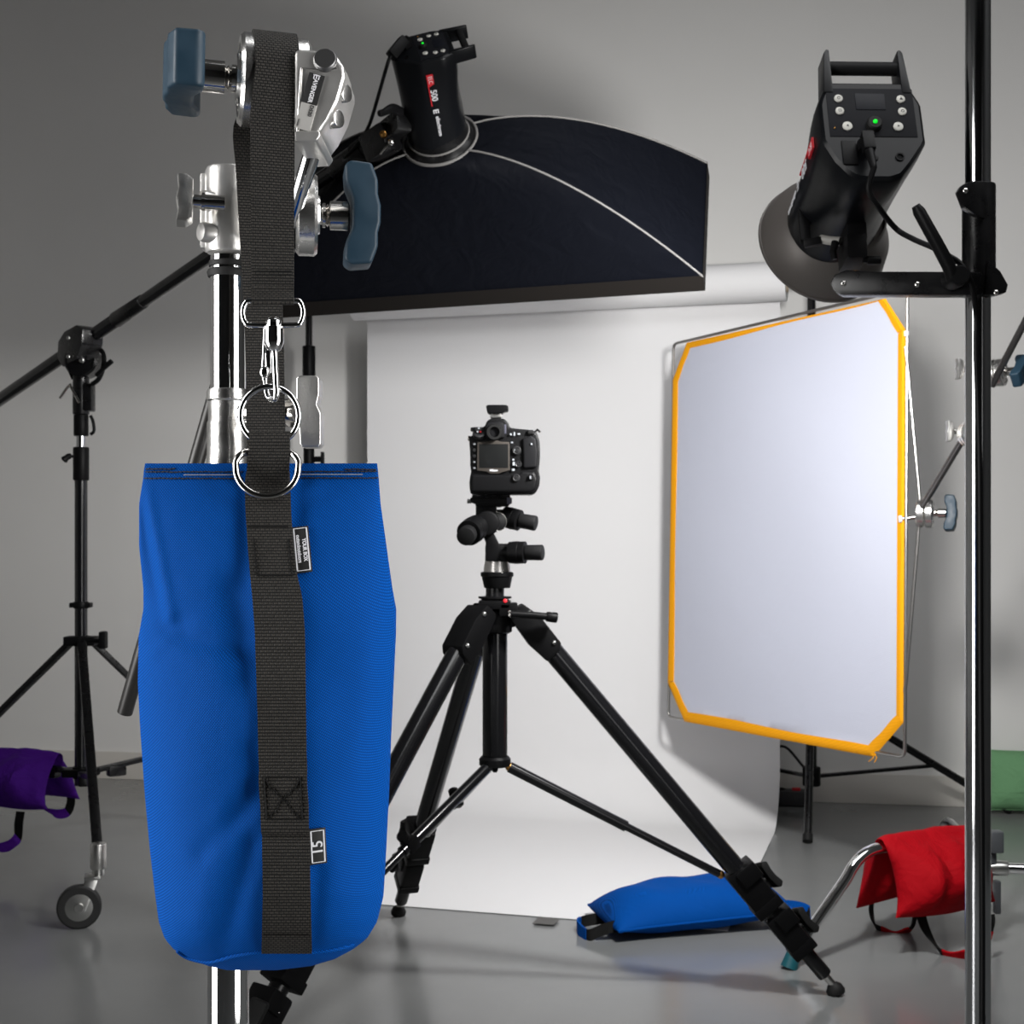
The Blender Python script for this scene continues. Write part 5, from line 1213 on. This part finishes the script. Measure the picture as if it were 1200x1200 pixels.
for x, y, r, nm in ((605.5, 528, 5.3, 'multi_selector'), (607.5, 544, 3.9, 'focus_switch'), (605, 560, 4.6, 'grip_selector'), (622.5, 559, 3.4, 'grip_dial')):
    mb = MB(); rr2 = r*KD/FPX; mb.lathe(FrZ(P(x, y, KD-.001-(.007 if y > 555 else 0)), (0, -1, 0)), [(rr2, -.003), (rr2, .003), (rr2*.8, .0045), (rr2*.45, .0035), (rr2*.35, .005), (0.0001, .005)], 26); obj(nm, mb, btn_blk, cam_t)
for x, y, w_, h_ in ((602.3, 528, 2.6, 3.4), (602, 543.5, 2.6, 4.0), (601.5, 550.5, 3.0, 2.6), (601.5, 538.8, 2.4, 1.8), (600, 518.5, 2.5, 1.6), (622.8, 520.4, 2.0, 2.0), (598.7, 509, 2, 2.4), (602.8, 508.5, 1.6, 4.4), (608, 508.6, 3.2, 1.6), (621.5, 559.5, 1.6, 3.4)):
    mb = MB(); dd = KD-.0040-(.0095 if y > 555 else (.0035 if x > 612 else 0)); mb.box(Fr(P(x, y, dd), (1, 0, 0), (0, 0, 1)), (w_*KD/FPX, h_*KD/FPX, .0016), .0003); obj('button_mark', mb, mark, cam_t)
# left mode cluster, right top dials, strap lug
mb = MB(); mb.cyl(P(561, 506, KD+.012), P(561, 501, KD+.012), .0155, seg=26, bev=.002); mb.cyl(P(561.5, 511, KD+.004), P(561.5, 507, KD-.002), .0125, seg=22, bev=.002); dl = obj('mode_dial', mb, btn_blk, cam_t)
for x, y, m_ in ((561, 502, mark), (559.5, 506, mark), (563.3, 506.2, lbl_red), (556.5, 510.5, mark), (560.5, 510.5, mark), (563.5, 510.5, mark)):
    mb = MB(); mb.box(Fr(P(x, y, KD-.0045), (1, 0, 0), (0, 0, 1)), (.0030, .0026, .004), .0003); obj('dial_mark', mb, m_, dl)
mb = MB(); mb.box(Fr(P(551, 514, KD+.01), (1, 0, 0), (0, 0, 1)), (.010, .010, .012), .002); mb.sweep([P(627, 506, KD+.02), P(630, 503.5, KD+.015), P(632.5, 506, KD+.01)], .0022, 8); obj('strap_lug', mb, steel, cam_t)
mb = MB(); mb.cyl(P(619, 507, KD-.001), P(625, 507, KD-.001), .005, seg=16); obj('command_dial', mb, rubber, cam_t)
# radio trigger on the hot shoe
trg = thing('radio_trigger', P(581, 490, KD+.02), 'small black radio trigger sitting on top of the camera', 'flash trigger')
mb = MB(); pprism(mb, [(569.3, 475.5), (572, 474.3), (590, 474.2), (595, 475), (596, 477.5), (595.3, 481.5), (591.5, 481.8), (588, 484.5), (573, 484.5), (570.8, 482.5)], KD, KD+.035, .0022, 3); obj('housing', mb, blk_plastic, trg)
mb = MB(); pprism(mb, [(575, 484), (587, 484), (587.5, 486.3), (589, 487.2), (587, 489.4), (575, 489.4), (573.5, 487.2), (575, 486.3)], KD+.005, KD+.028, .0006); obj('shoe_foot', mb, rough_cast, trg)

# ================================================================= lighting
n_, u_, v_ = SB['n'], SB['u'], SB['v']
def oriented(name, loc_, x, y, sx_, sy_, power, col, shape='RECTANGLE', spread=180):
    L = bpy.data.lights.new(name, 'AREA'); L.shape = shape; L.size = sx_; L.size_y = sy_; L.energy = power; L.color = col; L.spread = math.radians(spread)
    o = bpy.data.objects.new(name, L); COL.objects.link(o); z = x.cross(y); o.matrix_world = M((x, y, z)).transposed().to_4x4(); o.matrix_world.translation = V(loc_); return o
oriented('softbox_light', SB['c']+n_*.010, u_, v_, SB['W']-.05, SB['H']-.04, 3, (1, .985, .97))
FD_ = D2['F']; oriented('dish_light', FD_ @ V((0, 0, .012)), U(FD_.to_3x3() @ V((1, 0, 0)))*-1, U(FD_.to_3x3() @ V((0, 1, 0))), .17, .17, 23, (1, .99, .975), 'DISK', 135)
area('key_left', (-1.30, .70, 1.08), (-.2, 1.05, 1.0), .75, 2.05, 15, (1, .99, .98), spread=95)
area('key_right', (.98, .52, 1.08), (-.2, 1.05, 1.0), .70, 2.05, 11.5, (1, .99, .98), spread=95)
area('overhead_fill', (1.2, 1.7, 3.2), (1.2, 2.6, 0), 2.4, 1.8, 56, (.985, .99, 1))  # added fill that lifts the ambient level, not a lamp of the studio
w = bpy.data.worlds.new('studio'); sc.world = w; w.use_nodes = True
w.node_tree.nodes['Background'].inputs[0].default_value = (.5, .5, .5, 1); w.node_tree.nodes['Background'].inputs[1].default_value = .05
